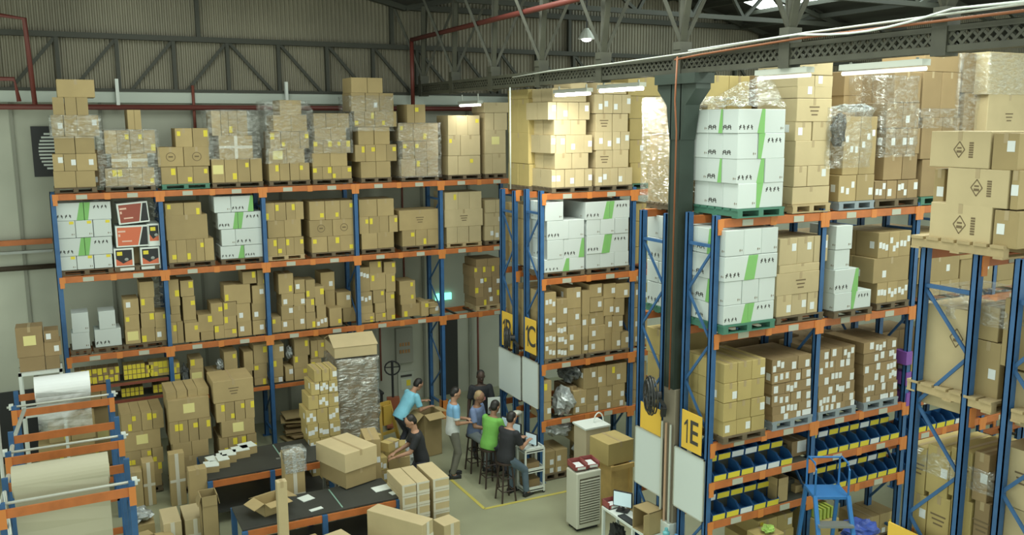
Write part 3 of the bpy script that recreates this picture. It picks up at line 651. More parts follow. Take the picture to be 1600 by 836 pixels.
# hanging grey film sheet
for x, y0, y1 in ((243, 316, 400), (244, 432, 500), (372, 438, 468)):
    a = onY(x, y0, 18.2); b = onY(x, y1, 18.2)
    t = MB(); n = 8; vs = []; 
    for i in range(n+1):
        for k in range(5): vs.append((a.x-.12+.06*k+.02*math.sin(i*2+k), 18.2+.03*math.sin(k*2.1+i*.7), a.z+(b.z-a.z)*i/n))
    t.add(vs, [(i*5+k, i*5+k+1, (i+1)*5+k+1, (i+1)*5+k) for i in range(n) for k in range(4)])
    tag(t.build('hanging_film', FILM2, smooth=True), 'strip of film hanging behind the back rack cartons near post' if False else 'strip of grey film hanging inside the back rack, %s' % {243: 'beside the red cartons', 244: 'below the red cartons', 372: 'over the loose cartons of second bay'}[x], 'plastic film')
# third level: loose single columns
zt = 2.35; G3 = 'loose cartons on the third level of the back rack'
def wc(n, bay): return '%s column, third level, %s bay of back rack' % (ORD[n], bay)
z3 = 2.44
st('tall white pair, third level, first bay', FA+.05, .45, z3, [(520, [112, 141], 'd'), (489, [112, 139], 'd')], 'white', group='white cartons of the back rack')
st('leaning white pile, third level, first bay', FA+.05, .45, z3, [(514, [148, 190], 'k'), (486, [154, 181], 'd')], 'white', group='white cartons of the back rack')
for q, (xa, xb) in enumerate(((110, 143), (146, 192), (193, 262))):
    a, b = onY(xa, 545, FA), onY(xb, 545, FA); pallet(a.x, b.x, FA, FA+.63, 2.345, .09, 'wood', 'worn pallet %s on the back rack third level' % ('under the tall white pair', 'under the leaning white pile', 'under the yellow tagged columns')[q], 'pallets on the racks')
st(wc(2, 'first'), FA+.05, .5, z3, [(515, [196, 220], 'n'), (492, [195, 218], 'y'), (467, [193, 217], 'w')], group=G3)
st(wc(3, 'first'), FA+.05, .5, z3, [(512, [221, 243], 'y'), (488, [220, 242], 'y'), (465, [219, 241], 'y'), (440, [218, 241], 'p')], group=G3)
st(wc(4, 'first'), FA+.05, .5, z3, [(512, [243, 263], 'w'), (488, [242, 262], 'y')], group=G3)
c2 = [([(503, [268, 277, 287], 'yp'), (491, [266, 283], 'p'), (478, [267, 282], 'x'), (466, [266, 282], 'p'), (437, [264, 280], 'y')], 0),
      ([(504, [289, 312], 'y'), (500, [287, 308], 'p'), (463, [286, 306], 'y'), (438, [282, 303], 'y')], 1), ([(518, [314, 335], 'p'), (491, [310, 334], 'y')], 2),
      ([(508, [335, 351], 'y'), (474, [330, 349], 'y')], 3), ([(514, [351, 371], 'y'), (494, [350, 370], 'y'), (472, [349, 370], 'y')], 4), ([(445, [350, 370], 'y')], 9),
      ([(502, [372, 394], 'w'), (474, [370, 392], 'w'), (444, [369, 392], 'p'), (424, [379, 401], 'y')], 5), ([(500, [395, 415], 'w'), (474, [394, 415], 'w'), (446, [394, 415], 'w'), (422, [402, 417], 'y')], 6)]
for rows, n in c2:
    z0 = z3-.09
    if n == 9: z0 = onY(360, 472, FA).z; n = 7
    st(wc(n, 'second'), FA+.05, .5, z0, rows, group=G3)
c3 = [[(495, [425, 440], 'y')], [(500, [440, 459], 'w'), (478, [440, 459], 'w'), (459, [440, 459], 'w'), (428, [435, 459], 'y')], [(478, [459, 478], 'w'), (458, [459, 477], 'w'), (437, [460, 477], 'w')],
      [(488, [478, 494], 'y'), (466, [478, 492], 'y'), (437, [478, 493], 'y')], [(497, [494, 513], 'm'), (477, [495, 510], 'p'), (447, [492, 507], 'y')], [(480, [509, 524], 'p'), (453, [508, 524], 'p'), (425, [501, 523], 'w')],
      [(481, [515, 535], 'y')], [(481, [536, 556], 'p'), (456, [526, 549], 'w')]]
for n, rows in enumerate(c3): st(wc(n, 'third'), FA+.05+(.25 if n in (5, 7) else 0), .45, z3-.09, rows, group=G3)
c4 = [[(490, [563, 586], 'y'), (478, [563, 583], 'p'), (456, [562, 582], 'm'), (418, [562, 578], 'm')], [(489, [587, 604], 'y'), (473, [586, 603], 'p'), (453, [583, 602], 'y'), (427, [578, 603], 'y'), (408, [577, 597], 'y')],
      [(482, [604, 618], 'y'), (456, [603, 617], 'y'), (428, [603, 618], 'y'), (409, [600, 619], 'y')], [(475, [628, 658], 'y'), (460, [626, 650], 'y'), (439, [624, 649], 'y')], [(471, [658, 670], 'y')], [(474, [671, 688], 'w')]]
for n, rows in enumerate(c4): st(wc(n, 'fourth'), FA+.05+(.1 if n in (3, 5) else 0), .5, z3-.09, rows, group=G3)
st('tagged stack, third level, fifth bay of back rack', FA+.0, .63, 2.46, [(463, [744, 762, 781], 'yw'), (448, [742, 756, 769, 781], 'ywy'), (433, [742, 756, 769, 781], 'wyw'), (416, [741, 754, 768, 781], 'yyy'), (404, [744, 762, 781], 'pp')], 'dusk', nd=2, group=G3, pal='light', palh=.12)
# open flap carton (with four flaps)
def open_carton(loc, w, d, h, label, rz=0, col=None, ang=35, group=None, th=.008):
    col = col or TAN; t = thing('open_carton', label, 'carton', loc, rz, group)
    b = MB(); b.box((-w/2, -d/2, 0), (w/2, d/2, th)); b.box((-w/2, -d/2, 0), (w/2, -d/2+th, h)); b.box((-w/2, d/2-th, 0), (w/2, d/2, h)); b.box((-w/2, -d/2, 0), (-w/2+th, d/2, h)); b.box((w/2-th, -d/2, 0), (w/2, d/2, h))
    b.build('box_body', col, t)
    fl_ = min(d/2, .3)
    for i in range(4):
        L_ = w if i % 2 == 0 else d; off = d/2 if i % 2 == 0 else w/2; a = R(ang+random.uniform(-15, 15))
        M = Matrix.Rotation(i*math.pi/2, 4, 'Z') @ Matrix.Translation((0, -off, h)) @ Matrix.Rotation(a, 4, 'X')
        MB().box((-L_/2+.01, -fl_, -th/2), (L_/2-.01, 0, th/2), 0, M).build('flap', col, t)
    return t
p = onY(572, 487, FA+.3); open_carton((p.x, FA+.3, p.z-.22), .22, .3, .2, 'small open flapped carton on third level beside fourth post')
p = onY(665, 470, FA+.3); open_carton((p.x+.08, FA+.4, 2.35), .25, .3, .26, 'open carton with raised flaps at right end of third level')
# level four and shelves with little yellow boxes
zb = 1.74; Ysh = FA+.1
def tiny(xa, xb, ya, yb, z0, n, m_, where, code='y'):
    a, b = onY(xa, yb, Ysh), onY(xb, ya, Ysh); W_ = (b.x-a.x)/n; h = (b.z-z0)/m_
    for r_ in range(m_):
        for k in range(n):
            carton(a.x+W_*(k+.5), Ysh+.15, z0+h*r_, W_*.92, .28, h*.94, 'gold' if code == 'yy' else 'dusk', 'y', 'tiny yellow tagged box, %s' % where, '')
tiny(117, 186, 572, 592, zb, 8, 2, 'low shelf'); tiny(194, 226, 567, 594, zb, 5, 3, 'low shelf', 'yy'); tiny(228, 236, 570, 592, zb, 1, 3, 'low shelf'); tiny(234, 268, 562, 590, zb, 5, 2, 'low shelf', 'yy')
tiny(190, 224, 603, 622, 1.41, 5, 2, 'lowest shelf', 'yy'); tiny(240, 268, 598, 618, 1.41, 4, 2, 'lowest shelf'); tiny(272, 280, 565, 600, 1.3, 2, 3, 'second bay low shelf', 'yy')
L4 = 'low level of back rack'
z4 = 1.30
st('low level second bay, beside silver bag', FA+.05, .5, z4, [(603, [300, 322], 'y'), (576, [297, 319], 'n'), (561, [297, 318], 'y')], group='cartons on low levels of the back rack')
st('low level second bay, behind floor stack', FA+.05, .5, z4, [(580, [325, 349], 'p'), (549, [350, 371], 'y')], group='cartons on low levels of the back rack')
st('low level second bay, by the third post', FA+.05, .5, z4, [(590, [398, 418], 'y'), (568, [397, 418], 'y'), (538, [396, 419], 'y')], group='cartons on low levels of the back rack')
st('low level second bay, narrow column', FA+.05, .5, z4, [(580, [381, 395], 'p'), (549, [381, 396], 'p')], group='cartons on low levels of the back rack')
st('low level third bay, first column', FA+.05, .5, z4, [(589, [428, 443], 'w'), (560, [427, 443], 'y'), (538, [425, 444], 'w')], group='cartons on low levels of the back rack')
st('low level third bay, second column', FA+.05, .5, z4, [(573, [446, 459], 'w')], group='cartons on low levels of the back rack')
st('low level third bay, third column', FA+.05, .5, z4, [(575, [460, 482], 'y'), (556, [459, 482], 'y'), (530, [460, 484], 'y')], group='cartons on low levels of the back rack')
st('low level third bay, fourth column', FA+.05, .5, z4, [(560, [486, 503], 'y'), (531, [486, 497, 507, 523], 'yyy')], group='cartons on low levels of the back rack')
# flattened cardboard on the floor under the third bay
for k in range(9):
    a = MB().box((-.45, -.25, 0), (.45, .25, .03)); o = a.build('flattened_carton', DUSK if k % 2 else TAN); o.location = (4.35+random.uniform(-.12, .12), 17.8+random.uniform(-.1, .1), .05+k*.06); o.rotation_euler = (0, R(random.uniform(-3, 3)), R(random.uniform(-14, 14)))
    tag(o, '%s flattened carton up in the loose pile under the back rack' % ORD[k], 'flattened carton', 'flattened cartons under the rack')
# floor stacks before the back rack
G5 = 'floor stacks in front of the back rack'
def fstack(where, Y, rows, pal=True, dep=.75, z0=.12): st(where, Y, dep, z0, rows, group=G5, jit=.01, pal='wood' if pal else None)
fstack('first floor stack beside the roll rack', 16.2, [(745, [188, 222, 254], 'pp'), (727, [190, 206, 222, 238, 254], 'yyyy'), (703, [190, 205, 221, 238, 256], 'yyyy'), (673, [192, 252], 'n'), (644, [189, 206, 221, 238, 256], 'yyyy')])
fstack('second floor stack, left of three tall narrow cartons', 15.9, [(736, [270, 326], 'p'), (712, [268, 328], 'p'), (690, [270, 300, 327], 'pp'), (656, [265, 280, 295, 311, 331], 'yyyy'), (623, [262, 328], 'n')])
st('second floor stack, upright cartons on its top', 16.0, .7, onY(295, 623, 15.9).z, [(609, [259, 276, 293, 309, 327], 'pppp')], group=G5)
fstack('third floor stack, right of the other two', 15.8, [(736, [345, 400], 'p'), (707, [344, 372, 402], 'pp'), (681, [343, 357, 372, 386, 402], 'yyyy'), (656, [346, 399], 'n'), (627, [338, 352, 367, 383, 398], 'yyyy'), (593, [333, 397], 't')])
# ---- RACK 1B and 1C
Y1 = 13.3; zt = 5.41; GC = 'cartons on the top level of rack 1C'
st('first stack of rack 1C top level', Y1, .8, zt, [(264, [862, 869, 883, 899, 914, 926], 'wwwpw'), (239, [867, 894, 920], 'pp'), (211, [861, 869, 884, 899, 913, 926], 'wwwpw'), (187, [866, 892, 917], 'pp'), (159, [857, 870, 888, 905, 922], 'wwpw'), (138, [864, 917], 'p')], 'pale', nd=2, group=GC, pal='wood')
carton(onY(905, 130, Y1).x, Y1+.3, onY(905, 138, Y1).z, .35, .5, .1, 'pale', 'p', 'flat pale carton topmost on the first 1C stack', GC, rz=.1)
st('second stack of rack 1C top level', Y1, .8, zt, [(262, [931, 942, 954, 966, 977, 988], 'wwpwp'), (234, [932, 958, 983], 'tp'), (206, [930, 943, 957, 970, 984], 'wwww'), (177, [931, 957, 982], 'tp'), (147, [929, 943, 958, 972, 986], 'wwww'), (129, [934, 980], 'p')], 'pale', nd=2, group=GC, pal='wood')
st('third stack of rack 1C top level', Y1+.15, .7, zt, [(254, [985, 1012, 1040], 'pp'), (218, [984, 1010, 1038], 'wp'), (185, [984, 1038], 'p'), (150, [983, 1008, 1036], 'pp'), (120, [982, 1036], 'p')], 'gold', group=GC, pal='green')
st('stack end of rack 1B top level', 7.62, .8, 5.39, [(255, [794, 809, 826], 'pp'), (208, [794, 825], 'p'), (155, [793, 808, 825], 'pp'), (140, [793, 824], 'p')], 'gold', nd=2, group='cartons on the top level of rack 1B', ax='X', pal='wood')
st('far stack end between 1B and back rack', 9.6, .8, 5.39, [(240, [795, 826], 'p'), (190, [795, 826], 'p'), (140, [793, 826], 'p')], 'gold', group='cartons on the top level of rack 1B', ax='X')
z2 = 3.91
st('left half of white 1C load', Y1, .8, z2, [(404, [851, 890, 914], 'gd'), (374, [855, 881, 914], 'dg'), (344, [855, 889, 914], 'kd'), (316, [852, 881], 'd')], 'white', nd=2, group='white cartons on rack 1C')
st('right half of white 1C load', Y1, .8, z2, [(395, [917, 939, 961, 983], 'ddd'), (366, [917, 949, 983], 'gK'), (342, [917, 939, 961, 983], 'ddd'), (314, [915, 953, 985], 'gK')], 'white', group='white cartons on rack 1C')
a, b = onY(849, 428, Y1), onY(914, 428, Y1); pallet(a.x, b.x, Y1, Y1+.8, 3.81, .096, 'wood', 'wooden pallet under left half of white 1C load', 'pallets on the racks')
a, b = onY(917, 424, Y1), onY(984, 424, Y1); pallet(a.x, b.x, Y1, Y1+.8, 3.81, .096, 'wood', 'wooden pallet under right half of white 1C load', 'pallets on the racks')
st('tan load beyond the white cartons, rack 1C', Y1+.1, .8, z2, [(385, [989, 1020], 'p'), (345, [989, 1020], 'p'), (318, [989, 1020], 'p')], 'gold', group='cartons on rack 1C')
st('rack 1B second level end', 7.62, .8, z2, [(380, [787, 803, 822], 'pp'), (340, [787, 822], 'p'), (318, [787, 822], 'p')], 'tan', group='cartons on rack 1B', ax='X')
z3c = 2.33; G6 = 'labelled cartons on rack 1C third level'
c5 = [[(538, [851, 870], 'm'), (518, [851, 870], 'm'), (490, [851, 870], 'm'), (457, [851, 870], 'm')], [(545, [871, 887], 'm'), (524, [871, 887], 'm'), (505, [870, 886], 'm'), (467, [870, 887], 'w')],
      [(536, [887, 909], 'w'), (509, [887, 909], 'w'), (482, [887, 909], 'w'), (450, [886, 909], 'w')], [(526, [910, 919], 'w'), (492, [910, 920], 'w'), (454, [910, 922], 'p')], [(532, [920, 945], 'w'), (509, [920, 946], 'w'), (487, [920, 945], 'w'), (464, [922, 943], 'w'), (444, [921, 941], 'w')],
      [(521, [946, 956], 'p'), (493, [946, 957], 'w'), (466, [944, 959], 'w'), (443, [944, 963], 'w')], [(519, [957, 970], 'w'), (493, [958, 974], 'w'), (466, [960, 976], 'w'), (443, [963, 985], 'w')], [(519, [971, 985], 'w')]]
for n, rows in enumerate(c5): st('%s column, third level of rack 1C' % ORD[n], Y1+random.uniform(0, .05), .6, z3c, rows, nd=2 if n == 0 else 1, group=G6)
st('column beyond second post, rack 1C third level', Y1+.05, .6, z3c, [(519, [988, 999, 1012], 'ww'), (480, [988, 999, 1012], 'ww'), (443, [988, 1000, 1012], 'ww')], group=G6)
for xa, xb, w_ in ((850, 913, 'left'), (916, 983, 'right')):
    a, b = onY(xa, 560, Y1), onY(xb, 555, Y1); pallet(a.x, b.x, Y1, Y1+.8, 2.245, .08, 'wood', 'wooden pallet under the %s labelled cartons of rack 1C' % w_, 'pallets on the racks')
st('rack 1B third level end', 7.62, .7, z3c, [(520, [790, 806, 826], 'pp'), (480, [790, 826], 'p'), (450, [790, 826], 'p')], 'tan', group='cartons on rack 1B', ax='X')
z4c = 1.19; G7 = 'cartons on rack 1C fourth level'
st('narrow pair at left end, rack 1C fourth level', Y1, .5, z4c, [(628, [850, 862], 'w'), (595, [850, 862], 'y')], group=G7)
st('main block, rack 1C fourth level', Y1+.02, .7, z4c, [(630, [896, 917, 936, 957, 977], 'wwww'), (605, [896, 917, 936, 957, 977], 'wwww'), (571, [912, 934, 948, 962, 980], 'wwyw')], nd=2, group=G7)
st('pieces beyond the second post, rack 1C fourth level', Y1+.05, .6, z4c, [(608, [985, 999, 1010], 'wp'), (566, [986, 999, 1010], 'pp')], group=G7)
# 1C floor
a = onZ(850, 752, .1)
st('small block on floor pallet under rack 1C', Y1+.05, .55, .13, [(730, [849, 868, 888], 'ww'), (704, [849, 868, 887], 'ww')], group='cartons on the floor of rack 1C', pal='wood', palh=.12)
st('brown block behind the air cooler, rack 1C floor', Y1-.1, .8, .13, [(712, [925, 946], 'w'), (690, [925, 946], 'w'), (668, [905, 925, 946], 'pp')], 'tan', group='cartons on the floor of rack 1C', pal='wood', palh=.12)
# ---- RACK 1E and 1D
Y2 = 8.5; G8 = 'white cartons on rack 1E'
st('top white load of rack 1E', Y2, .85, 5.44, [(286, [1153, 1183, 1225], 'dK'), (248, [1152, 1195, 1226], 'gd'), (208, [1153, 1185, 1227], 'dK'), (170, [1153, 1196, 1229], 'gd')], 'white', nd=3, group=G8, pal='green', palh=.12)
GE = 'cartons on the top level of rack 1E'; Y3 = 8.6
st('second top stack, rack 1E', Y3, .75, 5.44, [(291, [1239, 1297], 'p'), (259, [1241, 1262, 1297], 'pw'), (220, [1243, 1298], 'p'), (190, [1244, 1270, 1299], 'wp'), (153, [1246, 1300], 't'), (135, [1247, 1274, 1301], 'wp'), (117, [1247, 1274, 1302], 'pw'), (96, [1248, 1303], 'p')], 'pale', nd=1, group=GE, pal='light', palh=.12)
st('third top stack, rack 1E', Y3, .75, 5.44, [(273, [1312, 1339, 1366], 'mw'), (182, [1319, 1345, 1370], 'mm')], 'tan', nd=2, group=GE, pal='grey', palh=.12)
st('dark pieces behind third top stack, rack 1E', Y3+.55, .4, onY(1345, 200, Y3+.55).z, [(150, [1318, 1358, 1388], 'pp'), (112, [1320, 1352, 1390], 'pw')], 'dusk', group=GE)
st('fourth top stack, rack 1E', Y3, .75, 5.44, [(281, [1368, 1386, 1402, 1418, 1434], 'mwmw'), (241, [1382, 1411, 1434], 'pp'), (200, [1385, 1400, 1418, 1438], 'www'), (160, [1386, 1412, 1438], 'pw'), (112, [1398, 1440], 'p')], 'dusk', nd=2, group=GE, pal='wood', palh=.12)
st('fifth top stack, rack 1E', Y3, .75, 5.44, [(248, [1441, 1497], 'p'), (184, [1441, 1472, 1499], 'pp'), (112, [1442, 1472, 1501], 'pp'), (82, [1446, 1503], 'p')], 'dusk', nd=1, group=GE, pal='green', palh=.12)
st('sixth top stack, rack 1E', Y3, .75, 5.44, [(220, [1506, 1545], 'p'), (145, [1506, 1545], 'p'), (83, [1507, 1548], 'p')], 'dusk', group=GE, pal='wood', palh=.12)
st('seventh top stack, rack 1E', Y3-.2, .75, 5.44, [(225, [1545, 1610], 'p'), (148, [1543, 1610], 't'), (82, [1545, 1610], 'p')], 'pale', group=GE, pal='wood', palh=.12)
film_shell(onY(1545, 90, 8.4).x, onY(1610, 90, 8.4).x, 8.37, 9.1, onY(1570, 148, 8.4).z, onY(1570, 84, 8.4).z, 'shiny film round the top right load beside the picture edge', amp=.04)
film_shell(onY(1505, 90, 8.55).x, onY(1547, 90, 8.55).x, 8.57, 9.3, onY(1520, 205, 8.55).z, onY(1520, 84, 8.55).z, 'glossy film round the dark sixth top load of rack 1E', amp=.04)
film_shell(onY(1384, 100, 8.57).x, onY(1438, 100, 8.57).x, 8.57, 9.3, onY(1410, 245, 8.57).z, onY(1410, 118, 8.57).z, 'loose pale film slung over the fourth top load, rack 1E', amp=.06)
film_shell(onY(1302, 100, 8.57).x, onY(1368, 100, 8.57).x, 8.57, 9.3, onY(1330, 262, 8.57).z, onY(1330, 168, 8.57).z, 'bunched film over the third top load, rack 1E', amp=.06)
film_shell(onY(1441, 100, 8.57).x, onY(1500, 100, 8.57).x, 8.57, 9.3, onY(1470, 200, 8.57).z, onY(1470, 170, 8.57).z, 'band of film round the fifth top load, rack 1E', amp=.02)
GD = 'cartons on the top level of rack 1D'
st('end load of rack 1D top level', 7.62, .8, 5.40, [(258, [1011, 1053], 'p'), (208, [1014, 1053], 'p'), (156, [1012, 1053], 'p')], 'tan', group=GD, ax='X', pal='wood')
film_shell(7.63, 8.43, 9.72, 10.56, 5.4, 6.88, 'glossy film round the brown end load left of green column', amp=.02)
st('load behind the top white cartons, rack 1D', 9.7, .7, 5.40, [(230, [1105, 1160, 1180], 'pp'), (165, [1105, 1135, 1175], 'pp'), (118, [1102, 1140, 1172], 'pp')], 'gold', group=GD, pal='wood')
st('dark load behind the white cartons, rack 1D', 9.7, .7, 5.40, [(230, [1182, 1248], 'p'), (165, [1182, 1215, 1248], 'wp'), (118, [1180, 1248], 'p')], 'dusk', group=GD, pal='wood')
# slanting sheet of film over the white top load
t = MB(); P = [onY(1092, 165, 9.2), onY(1200, 112, 9.2), onY(1235, 118, 8.6), onY(1228, 168, 8.52)]; n = 14; vs = []
for i in range(n+1):
    for k in range(n+1):
        u, v = i/n, k/n; q = (P[0]*(1-u)+P[1]*u)*(1-v)+(P[3]*(1-u*0.0)*1.0)*0+((onY(1150, 168, 8.52))*(1-u)+P[3]*u)*v
        q = q+Vector((0, 0, .06*noise.noise(Vector((u*6, v*6, 3)))+.02)); vs.append(tuple(q))
t.add(vs, [(i*(n+1)+k, (i+1)*(n+1)+k, (i+1)*(n+1)+k+1, i*(n+1)+k+1) for i in range(n) for k in range(n)])
tag(t.build('slung_film', FILM, smooth=True), 'glossy sheet of film slung over the top white load of rack 1E', 'plastic film')
st('second level white load of rack 1E', Y2, .85, 3.95, [(474, [1131, 1169, 1210], 'gK'), (437, [1132, 1160, 1186, 1212], 'ddd'), (398, [1132, 1175, 1215], 'gK'), (358, [1134, 1163, 1191, 1217], 'ddd')], 'white', nd=3, group=G8, pal='green', palh=.12)
GE2 = 'cartons on rack 1E second level'
st('tan load with recessed middle, rack 1E second level', Y3, .75, 3.93, [(459, [1214, 1238, 1262, 1286], 'www'), (425, [1214, 1288], 't'), (412, [1218, 1290], 'x'), (370, [1219, 1247, 1273, 1295], 'www')], 'pale', group=GE2, pal='wood')
st('white pile, lower part, rack 1E second level', Y2, .7, 3.93, [(456, [1304, 1331, 1362], 'dK'), (421, [1305, 1342], 'g')], 'white', nd=2, group=G8, pal='wood')
st('white pile, upper part, rack 1E second level', Y2+.03, .5, onY(1320, 421, Y2).z, [(390, [1305, 1329], 'd'), (352, [1307, 1333], 'd')], 'white', nd=2, group=G8)
st('labelled tan load, rack 1E second level', Y3, .8, 3.93, [(440, [1371, 1387, 1403, 1420], 'mmm'), (402, [1366, 1421], 'w'), (362, [1373, 1390, 1406, 1424], 'mmm')], 'tan', nd=2, group=GE2, pal='wood')
st('load beyond the third post, rack 1E second level', Y3, .75, 3.93, [(440, [1436, 1470, 1500], 'pp'), (400, [1436, 1500], 'w'), (362, [1436, 1470, 1500], 'pp')], 'tan', group=GE2)
st('end white load of rack 1D second level', 7.6, .75, 3.91, [(442, [1010, 1046], 'g'), (408, [1010, 1028, 1046], 'dd'), (372, [1010, 1046], 'g'), (337, [1010, 1028, 1046], 'dd')], 'white', group='white cartons on rack 1D', ax='X', pal='green', palh=.1)
st('end load of rack 1D third level', 7.6, .75, 2.45, [(600, [1008, 1046], 'p'), (555, [1010, 1028, 1046], 'pp'), (515, [1008, 1046], 'w')], 'gold', group='cartons on rack 1D', ax='X', pal='wood', palh=.1)
GE3 = 'stacked cartons on rack 1E third level'
st('yellowish block, rack 1E third level', Y2, .8, 2.44, [(654, [1131, 1152, 1174, 1195], 'wwp'), (625, [1131, 1152, 1174, 1196], 'ppw'), (595, [1132, 1153, 1175, 1196], 'wpp'), (565, [1133, 1154, 1176, 1197], 'ppw')], 'gold', nd=3, group=GE3, pal='wood')
for n, (xs, tops, z_) in enumerate((([1207, 1228, 1248, 1268], (650, 631, 613, 596, 579, 558), 2.46), ([1279, 1298, 1317, 1336], (636, 617, 599, 581, 563, 544), 2.46), ([1350, 1368, 1386, 1402], (616, 599, 582, 566, 549, 532), 2.46))):
    rows = [(tp, xs if q % 2 else [xs[0], xs[0]+(xs[1]-xs[0])*1.4, xs[0]+(xs[1]-xs[0])*2.2, xs[3]], random.choice(('wmw', 'mww', 'wwm'))) for q, tp in enumerate(tops)]
    st('%s labelled block, rack 1E third level' % ORD[n], Y3, .75, z_, rows, 'dusk' if n else 'dusk', nd=2, group=GE3, pal='grey', palh=.13)
st('purple edged load beyond third post, rack 1E', Y3, .7, 2.44, [(640, [1425, 1450], 'w'), (600, [1425, 1450], 'w'), (560, [1425, 1450], 'w')], 'gold', group=GE3)
for k in range(3):
    p = onY(1419, 560+k*32, Y3-.01); tag(MB().box((p.x-.05, Y3-.02, p.z-.1), (p.x+.08, Y3+.2, p.z+.1)).build('purple_pack', mat('purple_pack', (.22, .08, .38), .5)), '%s purple pack beside the third post of rack 1E' % ('upper', 'middle', 'lower')[k], 'pack')
st('load at the fourth bay, rack 1E second level', Y3, .75, 3.93, [(440, [1503, 1560, 1612], 'pp'), (400, [1503, 1560, 1612], 'wp'), (366, [1503, 1612], 'p')], 'tan', group=GE2)
st('load past the purple packs, rack 1E third level', Y3, .7, 2.44, [(640, [1452, 1500, 1560], 'pw'), (600, [1452, 1500, 1560], 'pp'), (565, [1452, 1500, 1560], 'wp')], 'tan', group=GE3)
for k in range(5):
    x0 = 1128+k*62; s_ = k*4
    st('%s load behind on rack 1D, third level' % ORD[k], 9.72, .6, 2.36, [(622-s_, [x0, x0+29, x0+58], 'pw'), (575-s_, [x0, x0+58], 'p'), (532-s_, [x0, x0+29, x0+58], 'pp')], 'dusk', group='loads on rack 1D behind rack 1E')
    st('%s load behind on rack 1D, second level' % ORD[k], 9.72, .6, 3.84, [(455-s_, [x0, x0+29, x0+58], 'wp'), (412-s_, [x0, x0+58], 'p'), (372-s_, [x0, x0+29, x0+58], 'pp')], 'dusk', group='loads on rack 1D behind rack 1E')
# ---- RACK F (near right)
def fbox(y0, y1, z0, z1, X, dep, mk, label, col='pale', group='large printed cartons near right'):
    carton(X+dep/2, (y0+y1)/2, z0, y1-y0-.01, dep, z1-z0-.004, col, mk, label, group, rz=-math.pi/2, force=True)
def fpx(xa, xb, ya, yb, X, dep, mk, label, col='pale', group='large printed cartons near right'):
    a, b = onX(xa, (ya+yb)/2, X), onX(xb, (ya+yb)/2, X); m_ = (xa+xb)/2
    fbox(b.y, a.y, onX(m_, yb, X).z, onX(m_, ya, X).z, X, dep, mk, label, col, group)
XF = 7.85
pallet(7.8, 8.8, 5.08, 6.08, 5.24, .13, 'light', 'pale wooden pallet under the big printed cartons, near right')
fpx(1452, 1549, 319, 383, XF, .6, 'b', 'big printed tan carton, bottom row, resting on pale pallet'); fpx(1551, 1592, 328, 388, XF, .6, 'w', 'narrow labelled tan carton, bottom row of big printed stack', 'tan')
fpx(1478, 1577, 264, 323, XF, .6, 'b', 'big printed tan carton, middle row of the near right stack'); fpx(1458, 1476, 264, 318, XF+.15, .4, 'w', 'recessed narrow carton left end of big printed stack', 'tan'); fpx(1579, 1592, 266, 328, XF, .5, 'w', 'narrow carton right end, middle row of big printed stack', 'tan')
fpx(1453, 1548, 205, 262, XF, .6, 'b', 'big printed tan carton, top row of near right stack'); fpx(1550, 1592, 207, 266, XF, .6, 'w', 'labelled tan carton, top row end of big printed stack', 'tan')
fpx(1437, 1517, 478, 640, XF+.12, .7, 'B', 'very large printed carton behind blue braces, near right rack'); fpx(1522, 1562, 478, 532, XF+.15, .6, 'p', 'upper brown carton between the two blue posts', 'tan'); fpx(1521, 1562, 533, 632, XF+.15, .6, 'w', 'lower labelled carton between the two blue posts', 'tan')
fpx(1566, 1640, 470, 580, XF+.15, .6, 'p', 'brown carton at right picture edge, second level', 'tan'); fpx(1572, 1640, 585, 670, XF+.15, .6, 'p', 'pale carton at right picture edge under the brown one', 'pale')
pallet(7.85, 8.8, 5.1, 6.05, 3.55+.17, .12, 'light', 'wooden pallet on second level of the near right rack'); pallet(7.85, 8.8, 4.1, 4.9, 3.55+.17, .12, 'light', 'wooden pallet at right picture edge, second level')
cols = [(1418, 1447), (1447, 1483), (1483, 1517), (1519, 1545)]
for i, (xa, xb) in enumerate(cols):
    for k, (ya, yb) in enumerate(((694, 770), (770, 850))):
        fpx(xa, xb, ya+i*4, yb+i*5, XF+.15+.0*i, .8, 'w' if (i+k) % 2 else 't', '%s carton of %s row, low load behind blue braces near right' % (ORD[i], ('upper', 'lower')[k]), 'gold' if i < 3 else 'dusk', 'low load behind braces')
fpx(1560, 1640, 705, 800, XF+.13, .8, 't', 'hand marked pale carton at right picture edge, low level', 'pale'); fpx(1566, 1640, 800, 880, XF+.13, .8, 'p', 'lowest pale carton at the right picture edge', 'pale')
film_shell(8.0, 8.85, 5.1, 6.0, 4.55, 4.82, 'shiny film crumpled over the very large carton, near right', amp=.05)
film_shell(8.0, 8.85, 4.05, 4.95, 4.62, 4.86, 'shiny film over cartons at the right picture edge', amp=.05)
film_shell(8.0, 8.85, 5.1, 6.0, 2.85, 3.08, 'dusty film over the low load behind blue braces', amp=.04)
tag(MB().box((7.78, 5.2, 1.4), (7.8, 6.1, 2.22)).build('yellow_sign', SIGNY), 'yellow sign board at the foot of near right blue post', 'sign')
